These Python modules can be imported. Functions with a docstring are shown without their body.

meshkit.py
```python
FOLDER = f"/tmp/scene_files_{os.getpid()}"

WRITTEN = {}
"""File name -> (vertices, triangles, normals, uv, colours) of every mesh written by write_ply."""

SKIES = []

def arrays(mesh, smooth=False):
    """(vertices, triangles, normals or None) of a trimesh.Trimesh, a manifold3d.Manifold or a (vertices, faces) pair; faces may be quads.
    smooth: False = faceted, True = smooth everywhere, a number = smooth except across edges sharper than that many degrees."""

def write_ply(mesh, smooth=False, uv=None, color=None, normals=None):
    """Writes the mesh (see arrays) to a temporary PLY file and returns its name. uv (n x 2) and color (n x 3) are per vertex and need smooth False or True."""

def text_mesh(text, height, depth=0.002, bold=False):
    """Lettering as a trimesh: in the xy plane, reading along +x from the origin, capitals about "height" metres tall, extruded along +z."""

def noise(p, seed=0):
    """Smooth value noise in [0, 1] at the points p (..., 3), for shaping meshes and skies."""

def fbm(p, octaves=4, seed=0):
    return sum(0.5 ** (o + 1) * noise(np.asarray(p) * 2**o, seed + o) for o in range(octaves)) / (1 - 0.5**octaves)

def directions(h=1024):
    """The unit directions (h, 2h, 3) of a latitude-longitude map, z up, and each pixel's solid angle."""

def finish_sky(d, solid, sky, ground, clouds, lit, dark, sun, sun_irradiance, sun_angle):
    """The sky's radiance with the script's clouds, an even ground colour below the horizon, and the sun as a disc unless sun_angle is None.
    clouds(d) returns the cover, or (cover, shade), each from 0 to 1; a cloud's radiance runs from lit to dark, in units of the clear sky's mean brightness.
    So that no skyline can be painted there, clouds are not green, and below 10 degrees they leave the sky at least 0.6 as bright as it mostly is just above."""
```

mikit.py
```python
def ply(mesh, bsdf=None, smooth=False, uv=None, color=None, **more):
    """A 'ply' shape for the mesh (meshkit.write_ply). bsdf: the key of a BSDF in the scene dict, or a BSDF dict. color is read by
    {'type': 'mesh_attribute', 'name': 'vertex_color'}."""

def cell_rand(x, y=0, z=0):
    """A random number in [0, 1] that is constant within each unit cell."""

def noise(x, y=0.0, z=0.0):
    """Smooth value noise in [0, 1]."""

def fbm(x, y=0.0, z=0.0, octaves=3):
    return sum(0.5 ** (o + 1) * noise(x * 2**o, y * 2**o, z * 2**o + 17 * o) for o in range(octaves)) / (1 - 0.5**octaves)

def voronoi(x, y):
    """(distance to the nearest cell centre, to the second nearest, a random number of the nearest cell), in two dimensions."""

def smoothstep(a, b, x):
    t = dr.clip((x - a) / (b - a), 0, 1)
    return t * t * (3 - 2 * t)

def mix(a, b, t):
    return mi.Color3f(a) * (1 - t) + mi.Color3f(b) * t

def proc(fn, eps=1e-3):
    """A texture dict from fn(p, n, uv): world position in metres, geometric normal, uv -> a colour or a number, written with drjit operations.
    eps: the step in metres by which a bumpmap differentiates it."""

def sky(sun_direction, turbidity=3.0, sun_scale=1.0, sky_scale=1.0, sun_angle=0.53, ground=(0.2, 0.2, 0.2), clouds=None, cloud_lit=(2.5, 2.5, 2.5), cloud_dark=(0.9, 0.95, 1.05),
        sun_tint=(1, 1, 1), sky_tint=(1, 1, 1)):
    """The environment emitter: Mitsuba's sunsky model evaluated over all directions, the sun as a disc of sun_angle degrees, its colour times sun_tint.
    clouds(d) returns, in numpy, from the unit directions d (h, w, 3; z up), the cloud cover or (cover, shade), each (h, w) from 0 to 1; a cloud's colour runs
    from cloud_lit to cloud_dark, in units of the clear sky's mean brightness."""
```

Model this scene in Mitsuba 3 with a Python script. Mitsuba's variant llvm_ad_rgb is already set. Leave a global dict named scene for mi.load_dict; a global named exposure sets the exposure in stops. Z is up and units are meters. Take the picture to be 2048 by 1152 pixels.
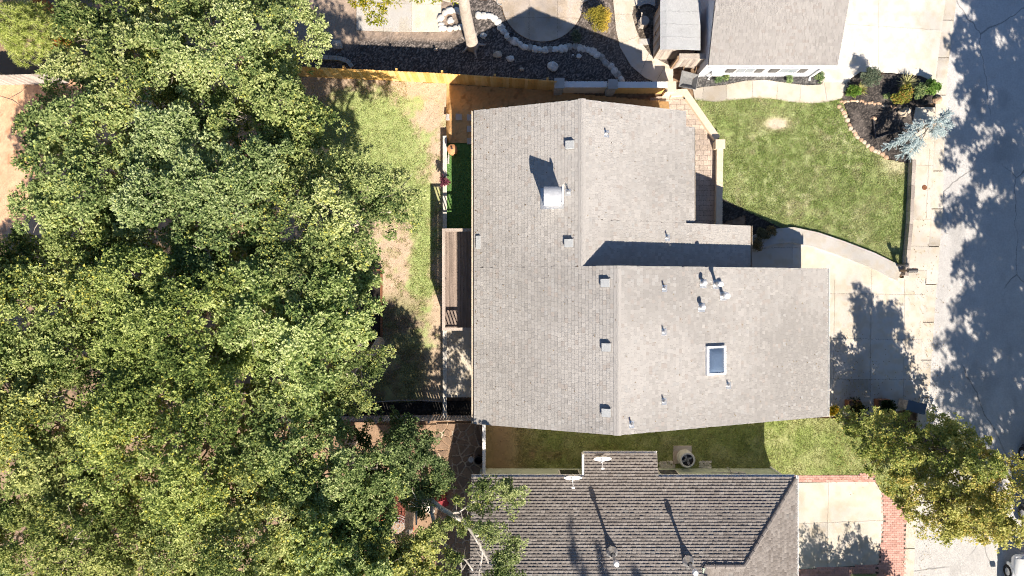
import math
import numpy as np
import trimesh
import shapely
from shapely.geometry import Polygon, LineString, Point, MultiPoint, box as sbox
import drjit as dr
import mitsuba as mi
import mikit
import meshkit
from mikit import fbm, noise, smoothstep, mix

# ------------------------------------------------------------------ camera, light, exposure
T = mi.ScalarTransform4f
H, K = 38.0, 42.1                      # flying height in metres; survey scale: photo pixels per metre on the ground
FOV = math.degrees(2 * math.atan(1024 / (H * K)))
scene, labels = {}, {}
scene['camera'] = {'type': 'perspective', 'fov': FOV, 'fov_axis': 'x', 'near_clip': 0.5, 'far_clip': 900.0,
                   'to_world': T().look_at(origin=[0, 0, H], target=[0, 0, 0], up=[0, 1, 0])}
SUN = np.array([0.32, -0.965, 1.0])
scene['sky'] = mikit.sky(SUN.tolist(), turbidity=3.0, sky_scale=0.47, sun_tint=(0.91, 0.98, 1.12), sky_tint=(0.92, 0.98, 1.07))
exposure = 2.78


def W(px, py, z=0.0):
    """survey: metres (x, y, z) of a thing seen at photo pixel (px, py) whose height above ground is z"""
    s = (1 - z / H) / K
    return np.array([(px - 1024) * s, (576 - py) * s, z])


def WP(pts, z=0.0):
    return [tuple(W(a, b, z)[:2]) for a, b in pts]


def poly(pts, z=0.0):
    return Polygon(WP(pts, z)).buffer(0)


def PX(x, y):
    return 1024 + np.asarray(x) * K, 576 - np.asarray(y) * K


# ------------------------------------------------------------------ naming
def nm(base, parent=None):
    k = base if parent is None else parent + '__' + base
    if k not in scene and k not in labels and k not in RES:
        RES.add(k)
        return k
    i = CNT.get(k, 0) + 1
    CNT[k] = i
    k2 = f'{k}_{i:03d}'
    RES.add(k2)
    return k2


RES, CNT = set(), {}


def thing(name, label, cat, group=None, kind=None):
    k = nm(name)
    labels[k] = {'label': label, 'category': cat}
    if group:
        labels[k]['group'] = group
    if kind:
        labels[k]['kind'] = kind
    return k


def struct(name, label=None):
    k = nm(name)
    labels[k] = {'kind': 'structure'}
    if label:
        labels[k]['label'] = label
    return k


def put(key, mesh, bsdf, smooth=False, color=None, M=None):
    d = mikit.ply(mesh, bsdf, smooth=smooth, color=color)
    if M is not None:
        d['to_world'] = T(M.tolist())
    scene[key] = d
    return key


def part(parent, name, mesh, bsdf, smooth=False, color=None, label=None, kind=None):
    k = nm(name, parent)
    if label or kind:
        labels[k] = {}
        if label:
            labels[k]['label'] = label
        if kind:
            labels[k]['kind'] = kind
    return put(k, mesh, bsdf, smooth, color)


# ------------------------------------------------------------------ mesh helpers
UB_V = np.array([[x, y, z] for x in (-.5, .5) for y in (-.5, .5) for z in (-.5, .5)], float)
UB_F = np.array([[0, 1, 3], [0, 3, 2], [4, 6, 7], [4, 7, 5], [0, 4, 5], [0, 5, 1], [2, 3, 7], [2, 7, 6], [0, 2, 6], [0, 6, 4], [1, 5, 7], [1, 7, 3]])


def rotz(a):
    c, s = math.cos(a), math.sin(a)
    return np.array([[c, -s, 0], [s, c, 0], [0, 0, 1.0]])


class MB:
    def __init__(s):
        s.v, s.f, s.n = [], [], 0

    def add(s, v, f):
        v, f = np.asarray(v, float), np.asarray(f, int)
        if f.shape[1] == 4:
            f = np.vstack([f[:, [0, 1, 2]], f[:, [0, 2, 3]]])
        s.v.append(v); s.f.append(f + s.n); s.n += len(v)
        return s

    def tm(s, m):
        return s.add(m.vertices, m.faces)

    def box(s, c, size, a=0.0, R=None):
        R = rotz(a) if R is None else R
        return s.add((UB_V * np.asarray(size)) @ R.T + np.asarray(c), UB_F)

    def span(s, x0, x1, y0, y1, z0, z1):
        return s.box(((x0 + x1) / 2, (y0 + y1) / 2, (z0 + z1) / 2), (abs(x1 - x0), abs(y1 - y0), abs(z1 - z0)))

    def beam(s, p, q, w, h):
        p, q = np.asarray(p, float), np.asarray(q, float)
        d = q - p; L = np.linalg.norm(d); d /= L
        up = np.array([0, 0, 1.0]) if abs(d[2]) < .95 else np.array([0, 1.0, 0])
        sd = np.cross(up, d); sd /= np.linalg.norm(sd); u = np.cross(d, sd)
        return s.box((p + q) / 2, (L, w, h), R=np.stack([d, sd, u], 1))

    def tube(s, pts, rad, sides=6, cap=True):
        p = np.asarray(pts, float); n = len(p)
        r = np.broadcast_to(np.asarray(rad, float), (n,))
        t = np.gradient(p, axis=0); t /= np.linalg.norm(t, axis=1, keepdims=True) + 1e-12
        ref = np.array([0, 0, 1.0]) if abs(t[:, 2]).mean() < .8 else np.array([1.0, 0, 0])
        a = np.cross(t, ref); a /= np.linalg.norm(a, axis=1, keepdims=True) + 1e-12
        b = np.cross(t, a); th = np.arange(sides) * 2 * np.pi / sides
        v = p[:, None] + r[:, None, None] * (np.cos(th)[None, :, None] * a[:, None] + np.sin(th)[None, :, None] * b[:, None])
        i, j = np.meshgrid(np.arange(n - 1), np.arange(sides), indexing='ij')
        q = np.stack([i * sides + j, i * sides + (j + 1) % sides, (i + 1) * sides + (j + 1) % sides, (i + 1) * sides + j], -1).reshape(-1, 4)
        v = v.reshape(-1, 3); f = np.vstack([q[:, [0, 2, 1]], q[:, [0, 3, 2]]])
        if cap:
            m = len(v); v = np.vstack([v, p[0], p[-1]])
            k = np.arange(sides); k2 = (k + 1) % sides; o = (n - 1) * sides
            f = np.vstack([f, np.stack([k * 0 + m, k, k2], 1), np.stack([k * 0 + m + 1, o + k2, o + k], 1)])
        return s.add(v, f)

    def lathe(s, prof, c, sides=20):
        prof = np.asarray(prof, float); n = len(prof)
        th = np.arange(sides) * 2 * np.pi / sides
        v = np.stack([prof[:, 0][:, None] * np.cos(th), prof[:, 0][:, None] * np.sin(th), np.repeat(prof[:, 1][:, None], sides, 1)], -1).reshape(-1, 3) + np.asarray(c)
        i, j = np.meshgrid(np.arange(n - 1), np.arange(sides), indexing='ij')
        q = np.stack([i * sides + j, i * sides + (j + 1) % sides, (i + 1) * sides + (j + 1) % sides, (i + 1) * sides + j], -1).reshape(-1, 4)
        return s.add(v, q)

    def prism(s, pg, z0, z1):
        for g in getattr(pg, 'geoms', [pg]):
            if g.geom_type == 'Polygon' and g.area > 1e-5:
                m = trimesh.creation.extrude_polygon(g, z1 - z0, engine='earcut')
                s.add(m.vertices + [0, 0, z0], m.faces)
        return s

    def mesh(s):
        return np.vstack(s.v), np.vstack(s.f)


def grid_sheet(pg, cell, z0, amp, freq, seed, hfn=None):
    """a lumpy ground sheet of small cells clipped to the outline pg"""
    x0, y0, x1, y1 = pg.bounds
    nx, ny = int((x1 - x0) / cell) + 1, int((y1 - y0) / cell) + 1
    cx, cy = np.meshgrid(x0 + (np.arange(nx) + .5) * cell, y0 + (np.arange(ny) + .5) * cell, indexing='ij')
    ok = shapely.contains_xy(pg, cx, cy)
    i, j = np.nonzero(ok)
    idx = lambda a, b: a * (ny + 1) + b
    q = np.stack([idx(i, j), idx(i + 1, j), idx(i + 1, j + 1), idx(i, j + 1)], 1)
    u, inv = np.unique(q, return_inverse=True)
    q = inv.reshape(q.shape)
    vx, vy = x0 + (u // (ny + 1)) * cell, y0 + (u % (ny + 1)) * cell
    p = np.stack([vx, vy, vx * 0], 1)
    h = meshkit.fbm(p * freq, 3, seed)
    z = z0 + amp * h + (0 if hfn is None else hfn(vx, vy))
    v = np.stack([vx, vy, z], 1)
    f = np.vstack([q[:, [0, 1, 2]], q[:, [0, 2, 3]]])
    return v, f


def lerp(a, b, t):
    t = np.asarray(t)[..., None]
    return np.asarray(a) * (1 - t) + np.asarray(b) * t


def sm(a, b, x):
    t = np.clip((x - a) / (b - a), 0, 1)
    return t * t * (3 - 2 * t)


def nz(x, y, f, seed=0, o=3):
    return meshkit.fbm(np.stack([np.asarray(x) * f, np.asarray(y) * f, np.asarray(x) * 0 + .5], -1), o, seed)


# ------------------------------------------------------------------ materials
def rgb(*c):
    return {'type': 'rgb', 'value': list(c)}


def mat(name, tex, rough=0.8, spec=0.3, **kw):
    scene['mat_' + name] = {'type': 'twosided', 'b': {'type': 'principled', 'base_color': tex if isinstance(tex, dict) else rgb(*tex), 'roughness': rough, 'specular': spec, **kw}}
    return 'mat_' + name


def mottled(c, a1=.25, f1=1.2, a2=.2, f2=14.0):
    c = tuple(c)

    def fn(p, n, uv):
        k = 1 + a1 * (fbm(p.x * f1, p.y * f1, p.z * f1) - .5) * 2 + a2 * (noise(p.x * f2, p.y * f2, p.z * f2) - .5) * 2
        return mi.Color3f(*c) * k
    return mikit.proc(fn)


VC = {'type': 'mesh_attribute', 'name': 'vertex_color'}
mat('vc', VC, .85, .2)
mat('vc_gloss', VC, .45, .5)


def concrete(c, stain=.18):
    c = tuple(c)

    def fn(p, n, uv):
        b = fbm(p.x * .55, p.y * .55, p.z, 4)
        s = fbm(p.x * 4 + 9, p.y * 4, p.z * 4)
        g = noise(p.x * 40, p.y * 40, p.z * 40)
        k = 1 - stain * smoothstep(.45, .8, b) - .22 * stain * smoothstep(.5, .8, s) + .09 * (g - .5)
        return mi.Color3f(*c) * k * mix((1, 1, 1), (1, .95, .86), smoothstep(.35, .7, s))
    return mikit.proc(fn)


mat('concrete', concrete((0.575, 0.53, 0.465)), .85)
mat('concrete_cream', concrete((0.6, 0.55, 0.475), .14), .85)
mat('concrete_white', concrete((0.62, 0.6, 0.56), .12), .85)
mat('concrete_grey', concrete((0.44, 0.43, 0.415), .22), .85)
mat('concrete_stamped', concrete((.48, .425, .375), .35), .8)
for nme, c in (('cream', (.535, .505, .46)), ('white', (.60, .58, .54)), ('plain', (.53, .49, .44))):
    for i, kk in enumerate((1.0, .94, 1.04, .975)):
        mat(f'slab_{nme}_{i}', concrete(tuple(kk * q for q in c), (.24, .32, .2, .36)[i]), .85)
SLABS = {'mat_concrete_cream': [f'mat_slab_cream_{i}' for i in range(4)], 'mat_concrete_white': [f'mat_slab_white_{i}' for i in range(4)], 'mat_concrete': [f'mat_slab_plain_{i}' for i in range(4)]}
mat('joint', (.16, .14, .12), .95)


def asphalt(p, n, uv):
    b = fbm(p.x * .35, p.y * .16, 0, 4)
    s = fbm(p.x * 3.1, p.y * 3.1, 3)
    g = noise(p.x * 55, p.y * 55, 0)
    g2 = noise(p.x * 23 + 4, p.y * 23, 0)
    wx, wy = p.x + .35 * fbm(p.x * 1.3, p.y * 1.3, 8), p.y + .35 * fbm(p.x * 1.3, p.y * 1.3, 12)
    d1, d2, _ = mikit.voronoi(wx * .28 + 3.3, wy * .17)
    crack = (1 - smoothstep(.004, .014, d2 - d1)) * smoothstep(.42, .6, fbm(p.x * .4 + 5, p.y * .4, 2))
    oil = smoothstep(.66, .8, fbm(p.x * .9 + 20, p.y * .45, 6))
    k = 1 + .26 * (b - .5) + .16 * (s - .5) + .22 * (g - .5) + .12 * (g2 - .5)
    return mi.Color3f(.47, .465, .46) * k * (1 - .45 * crack) * (1 - .16 * oil)


mat('asphalt', mikit.proc(asphalt), .9)
mat('soil', mottled((.22, .15, .10), .5, .8, .5, 9), .95)
mat('stucco_cream', mottled((.62, .53, .41), .08, .8, .06, 12), .9)
mat('stucco_green', mottled((.44, .51, .42), .08, .8, .06, 12), .9)
mat('stucco_white', mottled((.45, .475, .52), .04, .8, .03, 12), .8)
mat('stucco_tan', mottled((.48, .42, .34), .08, .8, .06, 12), .9)
mat('white_paint', mottled((.74, .74, .73), .05, 1.5, .04, 9), .5)
mat('white_metal', (.78, .79, .80), .35, .5)
mat('galvanised', mottled((.60, .61, .62), .12, 3, .06, 20), .32, .5, metallic=.65)
mat('dark_metal', (.05, .05, .055), .45, .5)
mat('black_plastic', (.02, .02, .022), .5, .5)
mat('grey_plastic', (.42, .44, .45), .5, .5)
mat('terracotta', mottled((.55, .27, .13), .2, 6, .1, 20), .75)
mat('corten', mottled((.20, .09, .05), .35, 5, .2, 18), .9)
mat('glass_dark', (.03, .035, .045), .08, .8)
mat('skylight', (.09, .13, .20), .10, .8)
mat('bark_pale', mottled((.40, .35, .29), .35, 2.5, .3, 14), .9)
mat('bark', mottled((.21, .185, .155), .4, 3, .3, 18), .9)
mat('car_white', (.70, .72, .73), .25, .6, clearcoat=.7)
mat('car_dark', (.02, .023, .03), .22, .6, clearcoat=.8)
mat('car_glass', (.04, .06, .08), .04, .9)
mat('tyre', (.022, .022, .024), .85)
mat('red_paint', (.27, .03, .04), .6)
mat('orange_paint', (.62, .12, .035), .6)
mat('stone_white', mottled((.62, .60, .56), .35, 5, .2, 22), .9)
mat('stone_grey', mottled((.36, .345, .32), .4, 5, .25, 22), .9)
mat('stone_rust', mottled((.45, .31, .215), .45, 6, .25, 20), .9)
mat('stone_tan', mottled((.48, .40, .31), .4, 5, .25, 22), .9)


def woody(c, axis, amp=.35):
    c = tuple(c)

    def fn(p, n, uv):
        fx, fy, fz = {'x': (1.2, 26, 26), 'y': (26, 1.2, 26), 'z': (26, 26, 1.2)}[axis]
        g = fbm(p.x * fx, p.y * fy, p.z * fz)
        w = fbm(p.x * 1.7, p.y * 1.7, p.z * 1.7 + 5)
        return mi.Color3f(*c) * (1 + amp * (g - .5) * 2 + .3 * (w - .5))
    return mikit.proc(fn)


for i, c in enumerate([(.25, .20, .172), (.29, .232, .198), (.22, .178, .155)]):
    mat(f'deck_{i}', woody(c, 'y'), .8)
mat('deck_rail', woody((.44, .375, .33), 'y', .25), .8)
for i, c in enumerate([(.62, .37, .12), (.68, .43, .16), (.58, .33, .10), (.71, .47, .20)]):
    mat(f'cedar_{i}', woody(c, 'z', .12), .75)
for i, c in enumerate([(.34, .30, .27), (.40, .36, .32), (.29, .255, .23)]):
    mat(f'grey_wood_{i}', woody(c, 'z', .25), .85)
mat('brown_wood', woody((.26, .18, .12), 'z', .3), .8)
mat('red_deck', woody((.20, .065, .045), 'y', .3), .8)


def leafmat(name, trans=.9, rough=.42, spec=.5):
    scene['mat_' + name] = {'type': 'principledthin', 'base_color': VC, 'roughness': rough, 'diff_trans': trans, 'eta': 1.5, 'spec_trans': 0.0}
    return 'mat_' + name


leafmat('leaf', .7, .30)
leafmat('grassblade', .6, .6)

# ------------------------------------------------------------------ foliage helpers
def unit(v):
    return v / (np.linalg.norm(v, axis=-1, keepdims=True) + 1e-12)


def leaf_quads(p, d, n, L, Wd, fold=.25):
    """folded diamond leaves: base p, direction d, normal hint n"""
    s = unit(np.cross(d, n)); n = unit(np.cross(s, d))
    L, Wd = np.broadcast_to(L, (len(p),))[:, None], np.broadcast_to(Wd, (len(p),))[:, None]
    tip = p + d * L - n * L * .12
    a = p + d * L * .45 + s * Wd * .5 + n * Wd * fold
    b = p + d * L * .45 - s * Wd * .5 + n * Wd * fold
    v = np.stack([p, a, tip, b], 1).reshape(-1, 3)
    k = np.arange(len(p)) * 4
    f = np.vstack([np.stack([k, k + 1, k + 2], 1), np.stack([k, k + 2, k + 3], 1)])
    return v, f


def blades(p, d, L, Wd, rng):
    s = unit(np.cross(d, rng.normal(size=p.shape)))
    L, Wd = np.broadcast_to(L, (len(p),))[:, None], np.broadcast_to(Wd, (len(p),))[:, None]
    v = np.stack([p - s * Wd / 2, p + s * Wd / 2, p + d * L], 1).reshape(-1, 3)
    return v, np.arange(len(v)).reshape(-1, 3)


def crown(blobs, nspr, rng, L, Wd, per, cols, gap=.40, gapf=.9, up=.55, seed=0, bias_up=.45, sprig=22):
    """leaf sprays on the outer shell of many ellipsoid clumps; cols = (dark, mid, light, yellow, share of yellow)"""
    blobs = np.asarray(blobs, float)
    wgt = blobs[:, 3] * blobs[:, 4]
    n_each = np.maximum(1, (nspr * wgt / wgt.sum())).astype(int)
    pts, nor, cl, sub = [], [], [], 0
    for k, (b, n) in enumerate(zip(blobs, n_each)):
        ns = max(4, int(n / sprig))
        u = unit(rng.normal(size=(ns, 3)) + [0, 0, bias_up * 2])
        r = rng.uniform(.45, 1.0, (ns, 1)) ** .5
        sc = b[:3] + u * r * b[3:6] * (1 + .35 * (meshkit.noise((b[:3] + u * 2.2) * 1.3, seed + k) - .5))[:, None]
        w = rng.integers(0, ns, n)
        rs = .30 * b[3] ** .5 * (.6 + .8 * rng.uniform(size=(ns, 1)))[w]
        o = unit(rng.normal(size=(n, 3)) + [0, 0, .35]) * rng.uniform(.2, 1, (n, 1)) ** .5
        pts.append(sc[w] + o * rs * [1, 1, .75]); nor.append(unit(u[w] * .6 + o)); cl.append(sub + w); sub += ns
    pts, nor, cl = np.vstack(pts), np.vstack(nor), np.concatenate(cl)
    keep = meshkit.fbm(pts * gapf, 3, seed + 7) > gap * rng.uniform(.85, 1.1, len(pts))
    pts, nor, cl = pts[keep], nor[keep], cl[keep]
    m = len(pts)
    P = np.repeat(pts, per, 0); N = np.repeat(nor, per, 0)
    d = unit(N * .5 + rng.normal(size=P.shape) * .75 + [0, 0, .05])
    P = P + d * rng.uniform(0, L * .7, (len(P), 1))
    nn = unit(N * .5 + np.array([0.08, -.24, up]) + rng.normal(size=P.shape) * .30)
    sz = rng.uniform(.7, 1.25, len(P))
    v, f = leaf_quads(P, d, nn, L * sz, Wd * sz)
    dark, mid, light, yel, ysh = cols
    bt = rng.uniform(-.2, .2, sub)
    t = np.clip(.5 + np.repeat(bt[cl], per) + .5 * (np.repeat(meshkit.fbm(pts * .6, 2, seed + 3), per) - .5) * 2 + rng.normal(0, .24, len(P)), 0, 1)
    c = np.where((t < .5)[:, None], lerp(dark, mid, np.clip(t * 2, 0, 1)), lerp(mid, light, np.clip(t * 2 - 1, 0, 1)))
    yn = np.repeat(meshkit.fbm(pts * .55 + 31, 3, seed + 5), per)
    yy = rng.uniform(size=len(P)) < ysh * 2.4 * sm(.42, .66, yn)
    c[yy] = lerp(c[yy], yel, rng.uniform(.5, 1, yy.sum()))
    return v, f, np.repeat(np.clip(c, 0, 1), 4, 0)


def limb(a, b, rng, n=6, sag=.12):
    t = np.linspace(0, 1, n)[:, None]
    L = np.linalg.norm(b - a)
    p = a * (1 - t) + b * t
    p = p + np.sin(np.pi * t) * np.array([0, 0, sag * L]) + np.vstack([np.zeros(3), rng.normal(0, .035 * L, (n - 2, 3)), np.zeros(3)])
    return p


def tree(name, label, cat, base, blobs, cols, nspr, seed, L=.12, Wd=.075, per=6, trunk_r=.2, fork=.4, bark='mat_bark_pale', group=None, gap=.34, gapf=.9, twigs=5, lean=None, limb_r=.42):
    rng = np.random.default_rng(seed)
    k = thing(name, label, cat, group)
    blobs = np.asarray(blobs, float)
    base = np.asarray(base, float)
    cen = blobs[:, :3].mean(0)
    top = np.array([base[0] * .45 + cen[0] * .55, base[1] * .45 + cen[1] * .55, cen[2] * .8])
    tr = MB()
    fk = base + (top - base) * fork
    tp = limb(base, top, rng, 7, .02)
    tr.tube(tp, np.linspace(trunk_r * 1.15, trunk_r * .45, 7), 8)
    br = MB()
    for b in blobs:
        t0 = rng.uniform(.35, .95)
        st = base + (top - base) * t0
        i = t0 * 6; i0 = int(i); st = tp[i0] + (tp[min(6, i0 + 1)] - tp[i0]) * (i - i0)
        r0 = trunk_r * (1 - .55 * t0) * limb_r * rng.uniform(.8, 1.2)
        en = b[:3] + [0, 0, -.15 * b[5]]
        lp = limb(st, en, rng, 7, .10)
        tr.tube(lp, np.linspace(r0, r0 * .35, 7), 6)
        for _ in range(twigs):
            u = unit(rng.normal(size=3) + [0, 0, .35])
            s0 = lp[rng.integers(3, 7)]
            br.tube(limb(s0, b[:3] + u * b[3:6] * rng.uniform(.75, 1.12), rng, 5, .05), np.linspace(r0 * .36 + .007, .006, 5), 4, cap=False)
    part(k, 'trunk', tr.mesh(), bark, smooth=True)
    if twigs:
        part(k, 'branch', br.mesh(), bark, smooth=True, kind='stuff')
    v, f, c = crown(blobs, nspr, rng, L, Wd, per, cols, gap, gapf, seed=seed * 11)
    part(k, 'crown', (v, f), 'mat_leaf', color=c, kind='stuff')
    return k


def oak_blobs(c, R, rng, n=17, h=1.5, flat=.62):
    out = []
    for i in range(n):
        a = i * 2.39996 + rng.uniform(-.4, .4)
        r = R * .82 * math.sqrt((i + .4) / n)
        rb = R * rng.uniform(.24, .40)
        z = c[2] + h * (1 - (r / R) ** 2) + rng.uniform(-1.3, .7)
        out.append((c[0] + r * math.cos(a), c[1] + r * math.sin(a), z, rb, rb, rb * flat))
    return out


# ------------------------------------------------------------------ ground, street, slabs
k = struct('ground', 'bare brown soil under everything')
put(k, (np.array([[-300, -300, -.03], [300, -300, -.03], [300, 300, -.03], [-300, 300, -.03]]), np.array([[0, 1, 2], [0, 2, 3]])), 'mat_soil')

ROAD = [(1930, -260), (1912, 0), (1893, 150), (1886, 300), (1883, 420), (1874, 540), (1866, 660), (1857, 800), (1846, 900), (1833, 1020), (1826, 1152), (1815, 1400)]
KERB = [(1905, -260), (1890, 0), (1871, 150), (1866, 300), (1861, 420), (1852, 540), (1844, 660), (1837, 800), (1826, 900), (1813, 1020), (1806, 1152), (1795, 1400)]
k = struct('road', 'pale grey worn asphalt street along the right edge')
put(k, MB().prism(poly(ROAD + [(2220, 1400), (2230, -260)]), -.02, .004).mesh(), 'mat_asphalt')

# kerb: slabs of 3 m with joints
kb = struct('kerb', 'pale concrete kerb and gutter along the street')
r_, k_ = LineString(WP(ROAD)), LineString(WP(KERB))
nk = 22
for i in range(nk):
    a0, a1 = i / nk, (i + 1) / nk - .0012
    P_ = [k_.interpolate(a, True).coords[0] for a in np.linspace(a0, a1, 4)] + [r_.interpolate(a, True).coords[0] for a in np.linspace(a1, a0, 4)]
    p_y = PX(*P_[2])[1]
    part(kb, 'slab', MB().prism(Polygon(P_), -.02, .05 if (p_y < 170 or 556 < p_y < 825 or p_y > 1000) else .10).mesh(), SLABS['mat_concrete_cream'][i * 3 % 4])
put(kb, MB().prism(poly(ROAD + KERB[::-1]), -.02, .025).mesh(), 'mat_joint')

# far pavement
k = struct('pavement', 'pavement on the far side of the street')
put(k, MB().prism(poly([(2222, -260), (2222, 1400), (2290, 1400), (2290, -260)]), -.02, .1).mesh(), 'mat_concrete_cream')


def slabs(name, label, outline, cuts, mat_, z0=-.02, z1=.05, gap=.012, zj=None, pname='slab', odd=()):
    """one paved area cut by straight joints into slabs over a dark joint bed"""
    pg = outline if isinstance(outline, Polygon) else poly(outline)
    k = struct(name, label)
    put(k, MB().prism(pg.buffer(-.004), z0, (z1 - .03) if zj is None else zj).mesh(), 'mat_joint')
    pieces = pg
    for c in cuts:
        pieces = pieces.difference(LineString(WP(c)).buffer(gap / 2, cap_style=2))
    for i, g in enumerate(getattr(pieces, 'geoms', [pieces])):
        part(k, pname, MB().prism(g, z0, z1).mesh(), odd[i % len(odd)] if odd else SLABS.get(mat_, [mat_])[(i * 7 + i // 3) % len(SLABS.get(mat_, [mat_]))])
    return k


SIDE_L = [(1816, 330), (1812, 440), (1808, 556)]
SIDEWALK = [(1868, 215), (1866, 300), (1861, 420), (1852, 540), (1851, 556), (1806, 556), (1812, 440), (1818, 330), (1822, 255), (1830, 215)]
slabs('sidewalk', 'cream concrete pavement beside the retaining wall', SIDEWALK,
      [[(1800, 330), (1900, 332)], [(1800, 438), (1900, 440)], [(1800, 540), (1900, 541)], [(1800, 492), (1900, 493)], [(1822, 337), (1820, 436)], [(1857, 300), (1850, 436)]], 'mat_concrete_cream', z1=.095)
# main driveway
DRIVE = [(1490, 478), (1583, 470), (1640, 486), (1720, 512), (1800, 556), (1851, 556), (1844, 660), (1837, 800), (1836, 815), (1760, 828), (1640, 834), (1600, 834), (1600, 560), (1490, 560)]
slabs('driveway', 'cream concrete driveway in front of the grey roofed house', DRIVE,
      [[(1480, 497), (1600, 495)], [(1584, 465), (1584, 560)], [(1600, 587), (1900, 589)], [(1600, 677), (1900, 679)], [(1668, 560), (1666, 840)], [(1742, 500), (1740, 840)], [(1808, 545), (1806, 840)], [(1600, 757), (1900, 760)]], 'mat_concrete_cream', z1=.045)
# grey retaining edge along the drive
edge = LineString(WP([(1502, 488), (1540, 474), (1583, 470), (1630, 480), (1680, 497), (1740, 520), (1797, 548)])).buffer(.36, cap_style=2)
k = struct('drive_edge', 'grey concrete apron edging the curved side of the driveway')
put(k, MB().prism(edge, -.02, .20).mesh(), 'mat_concrete_grey')

# neighbour (north-east) driveway
ND = [(1640, -60), (1892, -60), (1890, 0), (1871, 150), (1870, 165), (1840, 152), (1780, 146), (1720, 144), (1690, 165), (1640, 165)]
slabs('driveway', 'broad white concrete driveway at the top right', ND,
      [[(1640, 46), (1900, 62)], [(1757, -60), (1755, 148)]], 'mat_concrete_white', z1=.05)
# north-east wavy walkway
WALKT = [(1385, 178), (1410, 174), (1450, 170), (1490, 162), (1530, 160), (1570, 166), (1610, 171), (1640, 170), (1656, 158), (1664, 141), (1696, 141)]
WALKB = [(1705, 170), (1694, 190), (1680, 198), (1650, 205), (1620, 207), (1580, 204), (1545, 198), (1510, 196), (1470, 200), (1430, 204), (1390, 200)]
slabs('walkway', 'wavy cream concrete walkway along the white house', WALKT + WALKB,
      [[(1409, 150), (1402, 220)], [(1452, 150), (1453, 220)], [(1503, 150), (1506, 220)], [(1557, 150), (1550, 220)], [(1600, 150), (1599, 220)], [(1646, 150), (1655, 215)], [(1664, 141.5), (1700, 142)]], 'mat_concrete', z1=.045)
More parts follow.
